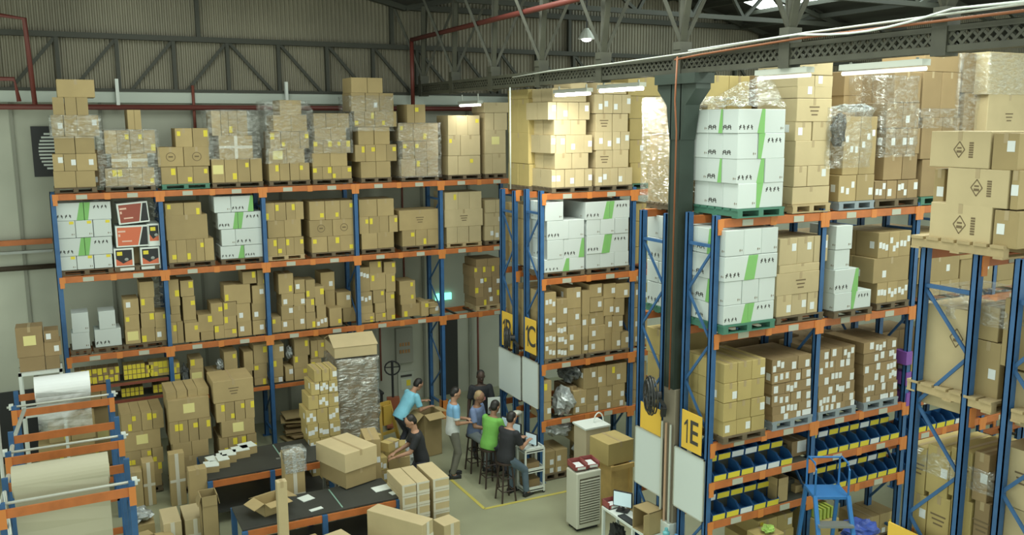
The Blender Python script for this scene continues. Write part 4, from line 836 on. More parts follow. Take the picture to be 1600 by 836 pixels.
# ------------------------------------------------------------------ SIGNS, BOARDS, FANS ON THE RACK ENDS
def txt(body, size, parent, m_, M):
    cu = bpy.data.curves.new('lettering', 'FONT'); cu.body = body; cu.size = size; cu.extrude = .002; cu.align_x = 'CENTER'; cu.align_y = 'CENTER'; cu.offset = .004
    o = bpy.data.objects.new('tmp', cu); COL.objects.link(o); dg = bpy.context.evaluated_depsgraph_get()
    me = bpy.data.meshes.new_from_object(o.evaluated_get(dg)); bpy.data.objects.remove(o); me.materials.clear(); me.materials.append(m_)
    q = bpy.data.objects.new('lettering', me); COL.objects.link(q); q.parent = parent; q.matrix_local = M; return q
def endplate(xa, xb, ya0, yb0, ya1, yb1, X, name, m_, label, cat, text=None):
    """flat plate on a rack end, px corners left/right top and bottom"""
    y1 = onX(xa, ya0, X).y; y0 = onX(xb, yb0, X).y; z1 = (onX(xa, ya0, X).z+onX(xb, yb0, X).z)/2; z0 = (onX(xa, ya1, X).z+onX(xb, yb1, X).z)/2
    t = thing(name, label, cat, (X, (y0+y1)/2, z0)); w, h = y1-y0, z1-z0
    MB().box((-.012, -w/2, 0), (0, w/2, h)).build('panel', m_, t, bevel=.002)
    if name == 'whiteboard':
        f = MB(); f.box((-.018, -w/2, 0), (.004, -w/2+.015, h)); f.box((-.018, w/2-.015, 0), (.004, w/2, h)); f.box((-.018, -w/2, 0), (.004, w/2, .015)); f.box((-.018, -w/2, h-.015), (.004, w/2, h)); f.build('frame', STEEL, t)
    if text:
        one = MB().prism([(-.028, 0), (.028, 0), (.028, 1), (-.012, 1), (-.16, .80), (-.16, .70), (-.028, .82)], -.003, .0, M=Matrix.Translation((-.0135, w*.21, h*.17)) @ Matrix.Rotation(-math.pi/2, 4, 'Z') @ Matrix.Diagonal((h*.62*1.15, 1, h*.62, 1)))
        one.build('numeral_one', INK, t); text = text[1:]
        M = Matrix.Translation((-.015, -w*.13, h*.475)) @ Matrix(((0, 0, -1, 0), (-1, 0, 0, 0), (0, 1, 0, 0), (0, 0, 0, 1))) @ Matrix.Scale(.85, 4, (1, 0, 0))
        txt(text, h*.86, t, INK, M)
    return t
XE = 7.40-.05
endplate(780, 815, 541, 557, 608, 624, 7.44, 'whiteboard', BOARD, 'whiteboard under the 1B sign on the rack end', 'whiteboard')
endplate(817, 842, 556, 568, 625, 641, 7.42, 'whiteboard', BOARD, 'whiteboard under the 1C sign on the rack end', 'whiteboard')
endplate(994, 1036, 666, 683, 755, 776, 7.33, 'whiteboard', BOARD, 'large whiteboard left of the column pipes, under the black fan', 'whiteboard')
endplate(1055, 1102, 697, 718, 792, 817, 7.33, 'whiteboard', BOARD, 'large whiteboard under the 1E sign on the rack end', 'whiteboard')
endplate(1067, 1098, 639, 652, 698, 714, 7.34, 'aisle_sign', SIGNY, 'yellow rack end sign reading 1E', 'sign', '1E')
endplate(821, 838, 495, 502, 548, 555, 7.43, 'aisle_sign', SIGNY, 'yellow rack end sign reading 1C', 'sign', '1C')
endplate(785, 801, 485, 492, 538, 546, 7.45, 'aisle_sign', SIGNY, 'yellow rack end sign reading 1B partly behind a fan', 'sign', '1B')
endplate(1002, 1034, 628, 640, 672, 683, 7.35, 'aisle_sign', SIGNY, 'yellow rack end sign mostly hidden behind the large black fan', 'sign')
def fan(p, r, label, yaw=0):
    t = thing('wall_fan', label, 'fan', p, yaw)       # faces local -X
    b = MB()
    for x, rr in ((-.06, .8), (-.03, .97), (0, 1), (.04, .92)):
        pts = [(x, r*rr*math.cos(2*math.pi*k/24), r*rr*math.sin(2*math.pi*k/24)) for k in range(25)]; b.tube(pts, .011, 5)
    for k in range(20):
        a = 2*math.pi*k/20; b.tube([(-.07, .03*math.cos(a), .03*math.sin(a)), (-.06, r*.8*math.cos(a), r*.8*math.sin(a)), (0, r*math.cos(a), r*math.sin(a)), (.05, r*.3*math.cos(a), r*.3*math.sin(a))], .004, 4)
    b.build('cage', mat('fan_grey', (.03, .033, .033), .4), t)
    b = MB()
    for k in range(4):
        M = Matrix.Rotation(k*math.pi/2, 4, 'X') @ Matrix.Rotation(R(25), 4, 'Z'); b.prism([(-.006, .03), (.006, .03), (.006, r*.85), (-.006, r*.85)], -.06, .06, M=M)
    b.build('blades', mat('fan_blade', (.06, .07, .075), .4), t)
    MB().tube([(-.03, 0, 0), (.14, 0, 0)], [.05, .06], 12).build('motor', BLK, t)
    MB().bar((.1, 0, -.02), (.2, 0, -.16), .05).bar((.18, -.03, -.16), (.18, .03, -.3), .07).build('wall_arm', BLK, t)
p = onX(1017, 618, 7.1); fan(p, .27, 'large black fan mounted on rack end above the whiteboard', R(-25))
p = onX(793, 528, 7.28); fan(p, .21, 'black fan on the rack end in front of the 1B sign', R(-25))
# ------------------------------------------------------------------ ROLL STANDS, front left
def roll_stand(yf, yb, label, low=True):
    t = thing('roll_stand', label, 'roll stand', (0, yf, 0)); xa, xb = -.84, .56; D = yb-yf
    for x in (xa, xb):
        for y in (0, D):
            MB().box((x-.035, y-.03, 0), (x+.035, y+.03, 2.16)).build('post', BLUE, t)
        MB().box((x-.015, 0, 1.55), (x+.015, D, 1.59)).build('side_brace', BLUE, t)
    MB().box((xa, -.05, 1.98), (xb, -.02, 2.09)).build('front_beam', ORG, t); MB().box((xa, D-.02, 1.98), (xb, D+.01, 2.09)).build('rear_beam', ORG, t)
    for x in (xa, xb): MB().box((x-.04, -.065, 1.86), (x+.04, -.05, 2.1)).build('beam_connector', ORGB, t)
    MB().tube([(xa-.1, .05, 2.13), (xb+.1, .05, 2.13)], .018).build('roller_pipe', STEEL, t)
    for x in (xa-.04, xb+.04): MB().box((x-.03, -.01, 2.1), (x+.03, .11, 2.17)).build('pipe_clamp', WPAINT, t)
    MB().box((xa, -.03, .3), (xb, 0, .4)).build('lower_beam', ORG, t); MB().box((xa, D-.02, .3), (xb, D+.01, .4)).build('lower_beam', ORG, t)
    return t
roll_stand(15.42, 16.3, 'blue and orange stand carrying the white film roll'); roll_stand(13.2, 14.08, 'empty blue and orange roll stand between the two loaded ones'); roll_stand(11.35, 12.18, 'nearest blue and orange stand carrying the kraft paper roll')
def roll(x0, x1, y, z, r, m_, label, zs, ys):
    t = thing('wrapping_roll', label, 'roll', ((x0+x1)/2, y, z)); L = (x1-x0)/2
    MB().tube([(-L, 0, 0), (L, 0, 0)], r, 28).build('roll', m_, t, smooth=False)
    MB().tube([(-L-.01, 0, 0), (L+.01, 0, 0)], .04, 12).build('core', TAN, t)
    MB().add_sheet(L*.97, -(r-.005)+.0, zs, ys).build('hanging_sheet', m_ if m_ is not FROLL else FSHEET, t)
def add_sheet(s, L, y, z0, y1):
    n = 8; vs = []
    for i in range(n+1):
        v = i/n
        for k in (-1, 1): vs.append((k*L, y+(y1-y)*v+.01*math.sin(i*2.1+k), z0*v))
    s.add(vs, [(2*i, 2*i+1, 2*i+3, 2*i+2) for i in range(n)]); return s
MB.add_sheet = add_sheet
FROLL = mat('white_film_roll', (.88, .92, .93), .3); FSHEET = film('white_film_sheet', (.88, .92, .93), .8, .5, 1, 0)
KROLL = mat('pale_kraft_roll', (.47, .45, .33), .7)
a, b = onY(55, 615, 15.9), onY(141, 605, 15.9); roll(a.x, b.x, 15.82, 2.27, .21, FROLL, 'white plastic film roll on the farthest roll stand', -.75, -.19)
a, b = onY(22, 770, 11.85), onY(171, 750, 11.85); roll(a.x, b.x, 11.72, 2.26, .19, KROLL, 'pale kraft paper roll on the nearest roll stand', -1.2, -.18)
pipe('bent_pipe', [onY(38, 640, 15.0), onY(20, 690, 14.2), onY(14, 740, 13.2), onY(2, 790, 12.2), onY(-20, 850, 11.4)], .03, STEEL, 'bent pale pipe running down the left side of the roll stands')
pipe('bent_pipe', [onY(-4, 650, 14), onY(4, 740, 12.6), onY(16, 836, 11.2)], .022, STEEL, 'thin pale pipe at left picture edge crossing the bent one')
# white shelf frame with cartons
p0, p1 = onY(31, 584, 16.9), onY(95, 576, 16.9)
t = thing('metal_shelf', 'white metal shelf frame behind the farthest roll stand', 'shelf', (p0.x, 16.9, 0)); w = p1.x-p0.x; zz = p0.z
for x in (0, w):
    for y in (0, .45): MB().box((x-.025, y-.025, 0), (x+.025, y+.025, zz)).build('post', WPAINT, t)
for z in (zz, zz-.75, .2):
    MB().box((-.025, -.025, z-.05), (w+.025, .475, z)).build('shelf_board', WPAINT, t)
st('on the white metal shelf, left side', 16.95, .4, zz+.005, [(558, [30, 71], 'p'), (511, [25, 68], 'n')], 'dusk', group='cartons on the white metal shelf')
st('on the white metal shelf, right side', 16.95, .4, zz+.005, [(556, [71, 94], 'p'), (534, [69, 96], 'w'), (516, [68, 92], 'w')], 'dusk', group='cartons on the white metal shelf')
st('seen behind the roll stands, near the floor', 17.0, .5, .15, [(720, [60, 105, 150], 'pp'), (690, [60, 105, 150], 'yp'), (655, [75, 110, 150], 'yp')], 'tan', group='cartons behind the roll stands', pal='wood')
st('behind the film roll, first bay floor', 17.6, .6, .15, [(700, [110, 145, 178], 'yy'), (665, [112, 145, 178], 'yn'), (630, [115, 145, 176], 'pp'), (607, [140, 158, 176], 'pp')], 'tan', group='cartons behind the roll stands', pal='wood')
# ------------------------------------------------------------------ WORK BENCHES
BLKTOP = mat('bench_mat', (.035, .038, .034), .55, nscale=2, namp=.2)
def bench(x0, x1, y0, y1, z, label, low=True):
    t = thing('workbench', label, 'workbench', (x0, y0, 0)); w, d = x1-x0, y1-y0
    MB().box((0, 0, z-.03), (w, d, z)).build('black_top', BLKTOP, t, bevel=.004)
    MB().box((.02, -.03, z-.14), (w-.02, .0, z-.035)).build('front_beam', ORG, t); MB().box((.02, d, z-.14), (w-.02, d+.03, z-.035)).build('rear_beam', ORG, t)
    for x in (.03, w*.5, w-.03):
        for y in (-.02, d+.02): MB().box((x-.04, y-.03, 0), (x+.04, y+.03, z-.03)).build('leg', BLUE, t)
    if low: MB().box((.05, .03, .2), (w-.05, d-.03, .24)).build('lower_shelf', BLKTOP, t)
    MB().box((w*.62, .05, z), (w*.62+.02, d-.05, z+.002)).build('pale_joint', mat('joint_green', (.2, .35, .28), .5), t)
    return t
bench(2.0, 4.38, 12.25, 13.1, .8, 'near black topped workbench with orange front beam')
bench(1.84, 3.9, 14.3, 15.45, .82, 'far black topped workbench below the three floor stacks')
def put(xa, xb, ya, yb, z0, dep, mk, label, col='tan', Y=None, rz=0, group='', depth_shift=0):
    xm = (xa+xb)/2; Y = Y or onZ(xm, yb, z0).y; a, b = onY(xa, (ya+yb)/2, Y), onY(xb, (ya+yb)/2, Y); zt_ = onY(xm, ya, Y).z
    carton((a.x+b.x)/2, Y+dep/2, z0, b.x-a.x, dep, max(.05, zt_-z0), col, mk, label, group, rz=rz, force=True); return (a.x+b.x)/2, Y, zt_
GB = 'cartons around the workbenches'
put(266, 290, 708, 790, .002, .2, 'c', 'tall narrow upright carton behind the two small taped ones', group=GB); put(297, 326, 733, 826, .002, .22, 'p', 'tall narrow upright carton left of the far workbench leg', group=GB)
put(197, 224, 738, 800, .002, .3, 'p', 'upright narrow carton beside the lowest roll stand post', group=GB); put(224, 243, 722, 790, .002, .3, 'c', 'upright narrow taped carton behind the silver bag', group=GB)
Y_ = 13.55
put(256, 285, 816, 850, .002, .6, 'c', 'left small taped carton on the floor, front left', 'pale', Y=Y_, group=GB); put(290, 322, 810, 850, .002, .6, 'c', 'right small taped carton on the floor, front left', 'pale', Y=Y_, group=GB)
p = onZ(228, 850, 0); open_carton((p.x-.05, 13.3, 0), .4, .45, .42, 'open brown carton on the floor at the bottom left', rz=.25, ang=20)
p = onY(346, 800, 13.0); open_carton((p.x-.12, 13.45, .003), .24, .3, .95, 'tall open carton standing left of the near workbench', ang=75)
# bundles with white tops on far bench
for k, (xa, xb, ya, yb) in enumerate(((320, 345, 717, 727), (342, 360, 711, 724), (326, 341, 707, 716), (350, 372, 701, 712), (346, 372, 697, 705), (378, 402, 708, 716), (340, 356, 699, 706), (366, 392, 705, 713))):
    Y_ = 14.5+.12*(k % 3)+(.0 if k < 3 else .3); a = onY(xa, yb, Y_); b = onY(xb, yb, Y_)
    t = thing('parcel', 'small white topped parcel on the far workbench, %s' % ('leftmost', 'second in front', 'behind the leftmost', 'central raised', 'rear central', 'rightmost', 'rear left', 'right of centre')[k], 'parcel', ((a.x+b.x)/2, Y_+.2, .822), R(10*(k % 3)-8), 'white topped parcels on the far workbench')
    w = min(.3, b.x-a.x); h = .1+.03*(k % 2); MB().box((-w/2, -.13, 0), (w/2, .13, h)).build('parcel_body', TAN, t); MB().box((-w/2, -.13, h), (w/2, .13, h+.01)).build('white_top', WPAINT, t)
for k, (x, y, z) in enumerate(((340, 733, .803), (452, 692, .803))):
    p = onZ(x, y, .8) if k == 0 else Vector((3.1, 14.6, .8))
    t = thing('tape_dispenser', 'tape roll dispenser lying on the far workbench, %s' % ('left corner', 'right part')[k], 'tape dispenser', (p.x+.05, p.y+.1, .801)); MB().tube([(0, -.03, .07), (0, .03, .07)], .06, 16).build('tape_roll', TAPEC, t); MB().box((-.12, -.035, 0), (.08, .035, .02)).build('dispenser_frame', GREYM, t)
def sheet(x, y, z, w, d, rz, label, m_=None, name='paper'):
    p = onZ(x, y, z); o = MB().box((-w/2, -d/2, 0), (w/2, d/2, .008)).build(name, m_ or WPAINT); o.location = (p.x, p.y, z+.001); o.rotation_euler = (0, 0, rz); return tag(o, label, 'paper')
sheet(478, 779, .8, .2, .2, .3, 'white paper on near workbench, left of the green joint'); sheet(494, 796, .8, .2, .08, .2, 'white folded paper at the front edge of near workbench'); sheet(597, 763, .8, .3, .2, .1, 'white paper near the right end of near workbench'); sheet(617, 770, .8, .16, .12, .2, 'crumpled white paper at right corner of near workbench')
sheet(436, 722, .8, .22, .15, .1, 'white paper on the far workbench')
p = onZ(425, 800, .8); open_carton((p.x, 12.72, .802), .38, .34, .2, 'open shallow carton with wide flaps on near workbench', rz=.3, ang=10)
put(446, 477, 708, 800, .002, .25, 'c', 'tall brown carton wrapped in plastic behind near workbench', Y=13.5, group=GB)
a, b = onY(446, 708, 13.5), onY(477, 708, 13.5); film_shell(a.x, b.x, 13.5, 13.75, 1.0, a.z+.02, 'plastic film round the tall brown carton, red rimmed top', m_=BAGM, amp=.02)
put(435, 451, 753, 860, .002, .12, 'p', 'very narrow upright carton before the near workbench', 'pale', Y=11.85, group=GB)
# big cartons on a trolley
def rotbox(cx, cy_, z0, w, d, h, rz, mk, label, col='tan', group=''): carton(cx, cy_, z0, w, d, h, col, mk, label, group, rz=rz, force=True)
t = thing('trolley', 'grey metal trolley under the two big cartons', 'trolley', (3.9, 13.5, 0), R(8))
MB().box((-.3, -.28, .78), (.3, .28, .81)).build('tray', GREYM, t)
for x in (-.28, .28):
    for y in (-.24, .24): MB().box((x-.02, y-.02, .06), (x+.02, y+.02, .78)).build('leg', GREYM, t); MB().tube([(x, y-.02, .04), (x, y+.02, .04)], .04, 10).build('wheel', BLK, t)
rotbox(3.89, 13.33, .815, .58, .76, .28, R(17), 'p', 'lower of two big cartons on trolley, centre bottom', group=GB); rotbox(3.87, 13.32, 1.10, .62, .82, .31, R(18), 'p', 'upper of two big cartons on trolley, centre bottom', 'pale', group=GB)
rotbox(4.42, 13.75, .62, .25, .6, .72, R(-10), 'w', 'upright brown carton right of the two big cartons', group=GB); rotbox(4.42, 13.75, .002, .3, .55, .61, R(-10), 'p', 'brown carton on floor under the upright one', group=GB)
tag(MB().bar((0, 0, 0), (.3, -.1, 0), .03, .01).build('yellow_strap', YTAG), 'yellow strap end hanging below the big cartons', 'strap').location = (3.7, 13.44, .74)
# leaning labelled stack and wrapped pallet
rows = [(705, [488, 504, 520, 536], 'mmw'), (683, [485, 501, 518, 534], 'mmm'), (660, [481, 498, 515, 533], 'mmm'), (638, [478, 495, 513, 531], 'mpm'), (616, [482, 498, 514, 530], 'pmw'), (596, [486, 500, 514, 528], 'wmm'), (577, [491, 503, 515, 527], 'ppw')]
st('leaning labelled stack before the wrapped pallet', 15.0, .5, .13, rows, 'gold', group='leaning stack', pal='wood', force=True)
a, b = onY(529, 620, 15.75), onY(592, 620, 15.75); xw0, xw1 = a.x, b.x
for k in range(6): carton((xw0+xw1)/2, 15.75+.42, .13+k*.33, xw1-xw0-.04, .8, .32, 'dusk', 'p', '%s layer of the film wrapped pallet load' % ORD[k], 'wrapped pallet load')
pallet(xw0, xw1, 15.75, 16.6, 0, .125, 'wood', 'wooden pallet under the tall film wrapped load')
film_shell(xw0, xw1, 15.75, 16.6, .13, 2.12, 'silvery film wrapped tightly round the tall pallet load', m_=FILM2, amp=.045)
t = thing('open_carton', 'big open carton with gabled flaps on the wrapped load', 'carton', ((xw0+xw1)/2, 16.17, 2.16), R(-4)); w = xw1-xw0+.02
MB().box((-w/2, -.42, 0), (w/2, .42, .2)).build('box_body', PALE, t)
for s in (-1, 1):
    M = Matrix.Translation((0, s*.43, .2)) @ Matrix.Rotation(R(s*-20), 4, 'X'); MB().box((-w/2-.02, -.0 if s < 0 else -.46, 0), (w/2+.02, .46 if s < 0 else 0, .01), 0, M).build('flap', PALE, t)
# gaylord carton
open_carton((6.24, 15.7, .003), .4, .42, .88, 'tall open carton packed by the man in light blue', rz=.15, ang=25)
# pallet jack, bin, yellow hand truck
t = thing('pallet_jack', 'pallet jack with looped black handle against the back wall', 'pallet jack', (6.42, 18.2, 0), R(-15))
for x in (-.16, .16): MB().box((x-.07, -1.0, .05), (x+.07, .0, .1)).build('fork', mat('jack_red', (.3, .1, .05), .5), t)
MB().box((-.14, 0, .08), (.14, .16, .4)).build('pump_body', MAT['jack_red'], t); MB().tube([(0, .1, .35), (0, .1, .98)], .028).build('handle_bar', BLK, t)
MB().tube([(.17*math.cos(a_), .1, 1.08+.16*math.sin(a_)) for a_ in [2*math.pi*k/14-math.pi/2 for k in range(15)]], .018).bar((-.15, .1, 1.1), (.15, .1, 1.1), .02).tube([(0, .1, .96), (0, .1, 1.24)], .03).build('handle_loop', BLK, t)
for x in (-.1, .1): MB().tube([(x-.03, .1, .09), (x+.03, .1, .09)], .09, 14).build('wheel', BLK, t)
tag(MB().box((-.16, -.16, 0), (.16, .16, .55)).box((-.18, -.18, .55), (.18, .18, .6)).build('black_bin', BLK, loc=(6.0, 18.3, 0), bevel=.01), 'black bin on the floor left of the pallet jack', 'bin')
t = thing('hand_truck', 'yellow folding hand truck left of the man in light blue', 'hand truck', (5.62, 16.3, 0), R(20)); YP = mat('yellow_truck_paint', (.52, .34, .06), .5)
for s in (-1, 1): MB().bar((s*.24, -.1, 0), (s*.12, .1, .95), .06).build('side_rail', YP, t); MB().tube([(s*.27, -.05, .1), (s*.32, -.05, .1)], .1, 14).build('wheel', BLK, t)
MB().bar((-.13, .1, .93), (.13, .1, .93), .06).bar((-.2, -.02, .35), (.2, -.02, .35), .05).build('cross_bar', YP, t); MB().box((-.1, .0, .5), (.1, .06, .9)).build('back_plate', YP, t)
# low load P2 is packing
st('load packed by the man in black tee', 13.55, .6, .13, [(757, [563, 590, 612], 'ww'), (738, [565, 588, 610], 'mw'), (718, [563, 585, 606], 'wm')], 'gold', group='load being packed', pal='wood', force=True)
rotbox(4.78, 13.8, .98, .28, .2, .16, .5, 'w', 'tilted carton on top of the load being packed', 'gold', 'load being packed'); rotbox(5.02, 14.2, .72, .35, .3, .2, -.4, 'y', 'carton with yellow strap behind the load being packed', 'gold', 'load being packed')
carton(5.02, 14.2, .002, .4, .4, .71, 'tan', 'p', 'brown carton under the yellow strapped one', 'load being packed'); rotbox(4.62, 14.35, .9, .3, .25, .2, .3, 'p', 'small carton between leaning stack and packed load', 'gold', 'load being packed'); carton(4.62, 14.35, .002, .4, .4, .89, 'tan', 'p', 'tall brown carton under the small one', 'load being packed')
def bag(cx, cy_, cz, rx, ry, rz_, label, m_, seed=0, name='plastic_bag'):
    t = MB(); n = 18; h = 12; vs = []; fs = []
    for i in range(h+1):
        ph = math.pi*i/h
        for k in range(n):
            th = 2*math.pi*k/n; v = Vector((math.sin(ph)*math.cos(th), math.sin(ph)*math.sin(th), math.cos(ph)))
            r_ = 1+.45*noise.noise(v*2.3+Vector((seed, 0, 0)))+.2*noise.noise(v*7+Vector((0, seed, 0)))
            vs.append((v.x*rx*r_, v.y*ry*r_, max(-rz_*.92, v.z*rz_*r_)))
    for i in range(h):
        for k in range(n): fs.append((i*n+k, (i+1)*n+k, (i+1)*n+(k+1) % n, i*n+(k+1) % n))
    t.add(vs, fs); o = t.build(name, m_); o.location = (cx, cy_, cz); return tag(o, label, 'bag')
SILV = mat('silvery_bag', (.42, .46, .46), .25, metal=.3, nscale=12, namp=.3, bump=1); SMOK = mat('smoky_bag', (.10, .11, .11), .22, nscale=12, namp=.5, bump=1)
bag(5.35, 14.6, .5, .2, .2, .25, 'pale plastic bag beside the yellow hand truck', SILV, 3); bag(5.35, 14.6, .14, .25, .25, .14, 'flat plastic bag on the floor under the pale one', SILV, 5)
p = onZ(218, 800, .35); bag(p.x, p.y, .3, .2, .2, .1, 'silver plastic bag on carton at bottom left', SILV, 8); carton(p.x, p.y, .002, .4, .4, .2, 'tan', 'p', 'brown carton under the silver bag, bottom left', GB)
p = onY(289, 580, AY+.25); bag(p.x, AY+.3, 1.29+.25, .1, .15, .27, 'dark silver bag on the low level of second bay', SMOK, 2)
p = onY(344, 565, AY+.25); bag(p.x, AY+.3, 1.78, .07, .1, .12, 'small silver bag on a carton, low level second bay', SILV, 4); carton(p.x, AY+.3, 1.295, .3, .4, .36, 'dusk', 'p', 'brown carton under the small silver bag, second bay', GB)
p = onY(453, 555, AY+.25); bag(p.x, AY+.3, 1.86, .07, .1, .13, 'silver bag between cartons, low level third bay', SILV, 6)
p = onY(891, 590, Y1+.3); bag(p.x, Y1+.3, 1.95, .22, .25, .19, 'smoky plastic bag on the cartons, rack 1C fourth level', SMOK, 1)
carton(p.x-.08, Y1+.35, 1.19, .2, .5, .52, 'dusk', 'p', 'dark carton behind the big clear bag, rack 1C', G7)
p = onY(880, 640, Y1+.2); bag(p.x-.02, Y1+.15, 1.44, .18, .2, .26, 'big clear bag of goods, rack 1C fourth level', SILV, 9)
p = onY(870, 695, Y1+.3); bag(p.x, Y1+.3, .93, .3, .25, .18, 'clear bag on the small floor block of rack 1C', SILV, 11); p = onY(905, 700, Y1+.3); bag(p.x, Y1+.1, .55, .22, .2, .25, 'clear bag sagging right of the small floor block', SILV, 12)
carton(p.x, Y1+.15, .002, .35, .4, .28, 'dusk', 'p', 'dark carton under the sagging clear bag', 'cartons on the floor of rack 1C')
# pallet of taped cartons (centre bottom)
z = .13; hh = (1.06-.13)/5
for r_ in range(5):
    for k, (xa, xb) in enumerate(((4.36, 4.59), (4.60, 4.81), (4.87, 5.14))):
        carton((xa+xb)/2, 12.42, z+r_*hh, xb-xa, .7, hh-.004, 'pale', 'h', 'taped pale carton, %s column, %s layer up on bottom centre pallet' % (ORD[k], ORD[r_]), 'taped cartons on the centre bottom pallet', force=True)
pallet(4.34, 5.2, 12.02, 12.82, 0, .125, 'wood', 'wooden pallet under the taped pale cartons, bottom centre')
rotbox(4.95, 11.75, .002, .3, .3, .5, .2, 'c', 'small carton standing before the taped cartons', 'pale', GB)
rotbox(4.05, 11.35, .5, .26, 1.0, .46, R(32), 'c', 'long taped carton lying angled at bottom centre', 'pale', GB); rotbox(4.05, 11.35, .002, .4, .7, .49, R(32), 'p', 'brown carton under the long angled carton', 'tan', GB)
rotbox(3.22, 11.45, .3, .34, .6, .42, R(15), 'c', 'taped carton at bottom edge left of the long one', 'pale', GB); rotbox(2.85, 11.5, .3, .28, .6, .42, R(10), 'c', 'taped carton at bottom edge, farther left', 'tan', GB)
carton(3.05, 11.5, .002, .8, .5, .29, 'tan', 'p', 'wide brown carton under the two bottom edge cartons', GB)
# ------------------------------------------------------------------ FLOOR GOODS BETWEEN RACKS 1C AND 1D
a = onY(947, 725, 12.0)
t = thing('wooden_crate', 'plywood crate standing behind the air cooler', 'crate', (8.1, 11.88, 0)); PW = mat('plywood', (.52, .36, .13), .6, nscale=4, namp=.15)
MB().box((-.2, -.25, 0), (.2, .25, .84)).build('crate_body', PW, t)
for x in (-.19, .19): MB().box((x-.03, -.28, 0), (x+.03, -.25, .86)).build('batten', PW, t)
MB().box((-.24, -.3, .78), (.24, -.281, .86)).build('batten', PW, t)
rotbox(8.08, 11.9, .865, .54, .52, .38, R(4), 'p', 'yellowish carton on the plywood crate', 'gold', 'goods behind the air cooler')
t = thing('white_basket', 'white lidded box with a wire hoop handle behind the crate', 'box', (8.12, 12.6, .0)); MB().box((-.24, -.2, 0), (.24, .2, 1.24)).build('box_body', mat('beige_box', (.5, .44, .3), .6), t, bevel=.01); MB().box((-.26, -.22, 1.24), (.26, .22, 1.27)).build('lid', WPAINT, t)
MB().tube([(.15+.1*math.cos(k*math.pi/8), 0, 1.27+.17*math.sin(k*math.pi/8)) for k in range(9)], .012).build('hoop_handle', WPAINT, t)
# air cooler
CW = mat('cooler_beige', (.55, .56, .47), .45)
t = thing('air_cooler', 'beige evaporative air cooler with slatted grille on the aisle floor', 'air cooler', (7.26, 11.48, 0), 0)
MB().box((-.23, -.17, .05), (.23, .17, 1.0)).build('cabinet_body', CW, t, bevel=.02)
b = MB()
for k in range(17): b.box((-.17, -.19, .16+k*.043), (.19, -.168, .18+k*.043))
b.build('grille_slats', CW, t); MB().box((-.18, -.172, .13), (.2, -.169, .9)).build('grille_recess', mat('grille_dark', (.10, .09, .06), .7), t)
MB().tube([(.02, -.1, 1.0), (.02, -.1, 1.03)], .025, 10).build('control_knob', INK, t)
b = MB(); b.box((-.2, .05, .0), (.2, .12, .05)); b.box((-.2, -.12, 0), (.2, -.05, .05)); b.build('feet', BLK, t)
def tray(x, y, z, label, rz=0, w=.22, d=.3):
    t = thing('red_tray', label, 'tray', (x, y, z), rz, 'red trays'); RT_ = mat('red_tray_plastic', (.30, .075, .07), .45)
    b = MB(); b.box((-w/2, -d/2, 0), (w/2, d/2, .008)); b.box((-w/2, -d/2, 0), (-w/2+.008, d/2, .1)); b.box((w/2-.008, -d/2, 0), (w/2, d/2, .1)); b.box((-w/2, d/2-.008, 0), (w/2, d/2, .1)); b.box((-w/2, -d/2, 0), (w/2, -d/2+.008, .06)); b.build('tray_body', RT_, t)
    MB().box((-w*.3, -d/2-.002, .01), (w*.35, -d/2+.0, .05)).build('white_label', WPAINT, t); MB().box((-w*.35, -d*.35, .01), (w*.35, d*.35, .04)).build('paper_contents', WLAB, t)
tray(7.15, 11.5, 1.03, 'red tray on the left of the air cooler top', R(-6)); tray(7.38, 11.5, 1.03, 'red tray on the right of the air cooler top', R(-6))
# ------------------------------------------------------------------ WHITE BENCH AND DESK
t = thing('white_table', 'long white table before the whiteboards at the bottom edge', 'table', (7.03, 8.2, 0))
MB().box((0, 0, .71), (.3, 2.4, .75)).build('table_top', WPAINT, t, bevel=.004)
for x in (.02, .28):
    for y in (.03, 1.6, 2.37): MB().box((x-.02, y-.02, 0), (x+.02, y+.02, .71)).build('leg', WPAINT, t)
MB().box((0, 0, .15), (.3, 2.4, .18)).build('lower_shelf', WPAINT, t)
bag(7.15, 10.35, .36, .12, .14, .17, 'black bundle on the lower shelf of the white table', mat('black_cloth', (.02, .022, .02), .8), 13)
bag(7.15, 9.9, .33, .11, .18, .14, 'black bag farther along the lower shelf of white table', MAT['black_cloth'], 14)
def monitor(x, y, z, yaw, label, w=.36, h=.24, m_=None):
    t = thing('computer_monitor', label, 'monitor', (x, y, z), yaw)
    MB().box((-.02, -w/2, .08), (.012, w/2, .08+h)).build('screen_housing', BLK, t, bevel=.003); MB().box((-.023, -w/2+.012, .092), (-.0202, w/2-.012, .068+h)).build('screen', m_ or mat('screen_glow', (.62, .80, .88), .3, emit=.12), t)
    MB().box((.012, -.02, .02), (.03, .02, .2)).box((-.05, -.09, 0), (.09, .09, .02)).build('stand', BLK, t)
p = onX(994, 785, 7.2); monitor(7.2, 10.28, .755, R(35), 'monitor on the white table beside the red tray', .3, .24)
tray(7.15, 10.52, .755, 'red tray on the far end of the white table', 0, .2, .2)
tag(MB().box((-.06, -.18, 0), (.06, .18, .02)).build('keyboard', BLK, loc=(7.1, 10.0, .752)), 'black keyboard on the white table before the monitor', 'keyboard')
t = thing('open_carton', 'open ended brown carton lying on the white table', 'carton', (7.18, 9.62, .752), R(6)); b = MB()
b.box((-.14, -.17, 0), (.14, .17, .01)); b.box((-.14, -.17, .33), (.14, .17, .34)); b.box((-.14, -.17, 0), (.14, -.16, .34)); b.box((-.14, .16, 0), (.14, .17, .34)); b.box((.13, -.17, 0), (.14, .17, .34)); b.build('box_body', TAN, t)
MB().box((-.24, -.18, .0), (-.14, -.17, .34)).build('flap', TAN, t)
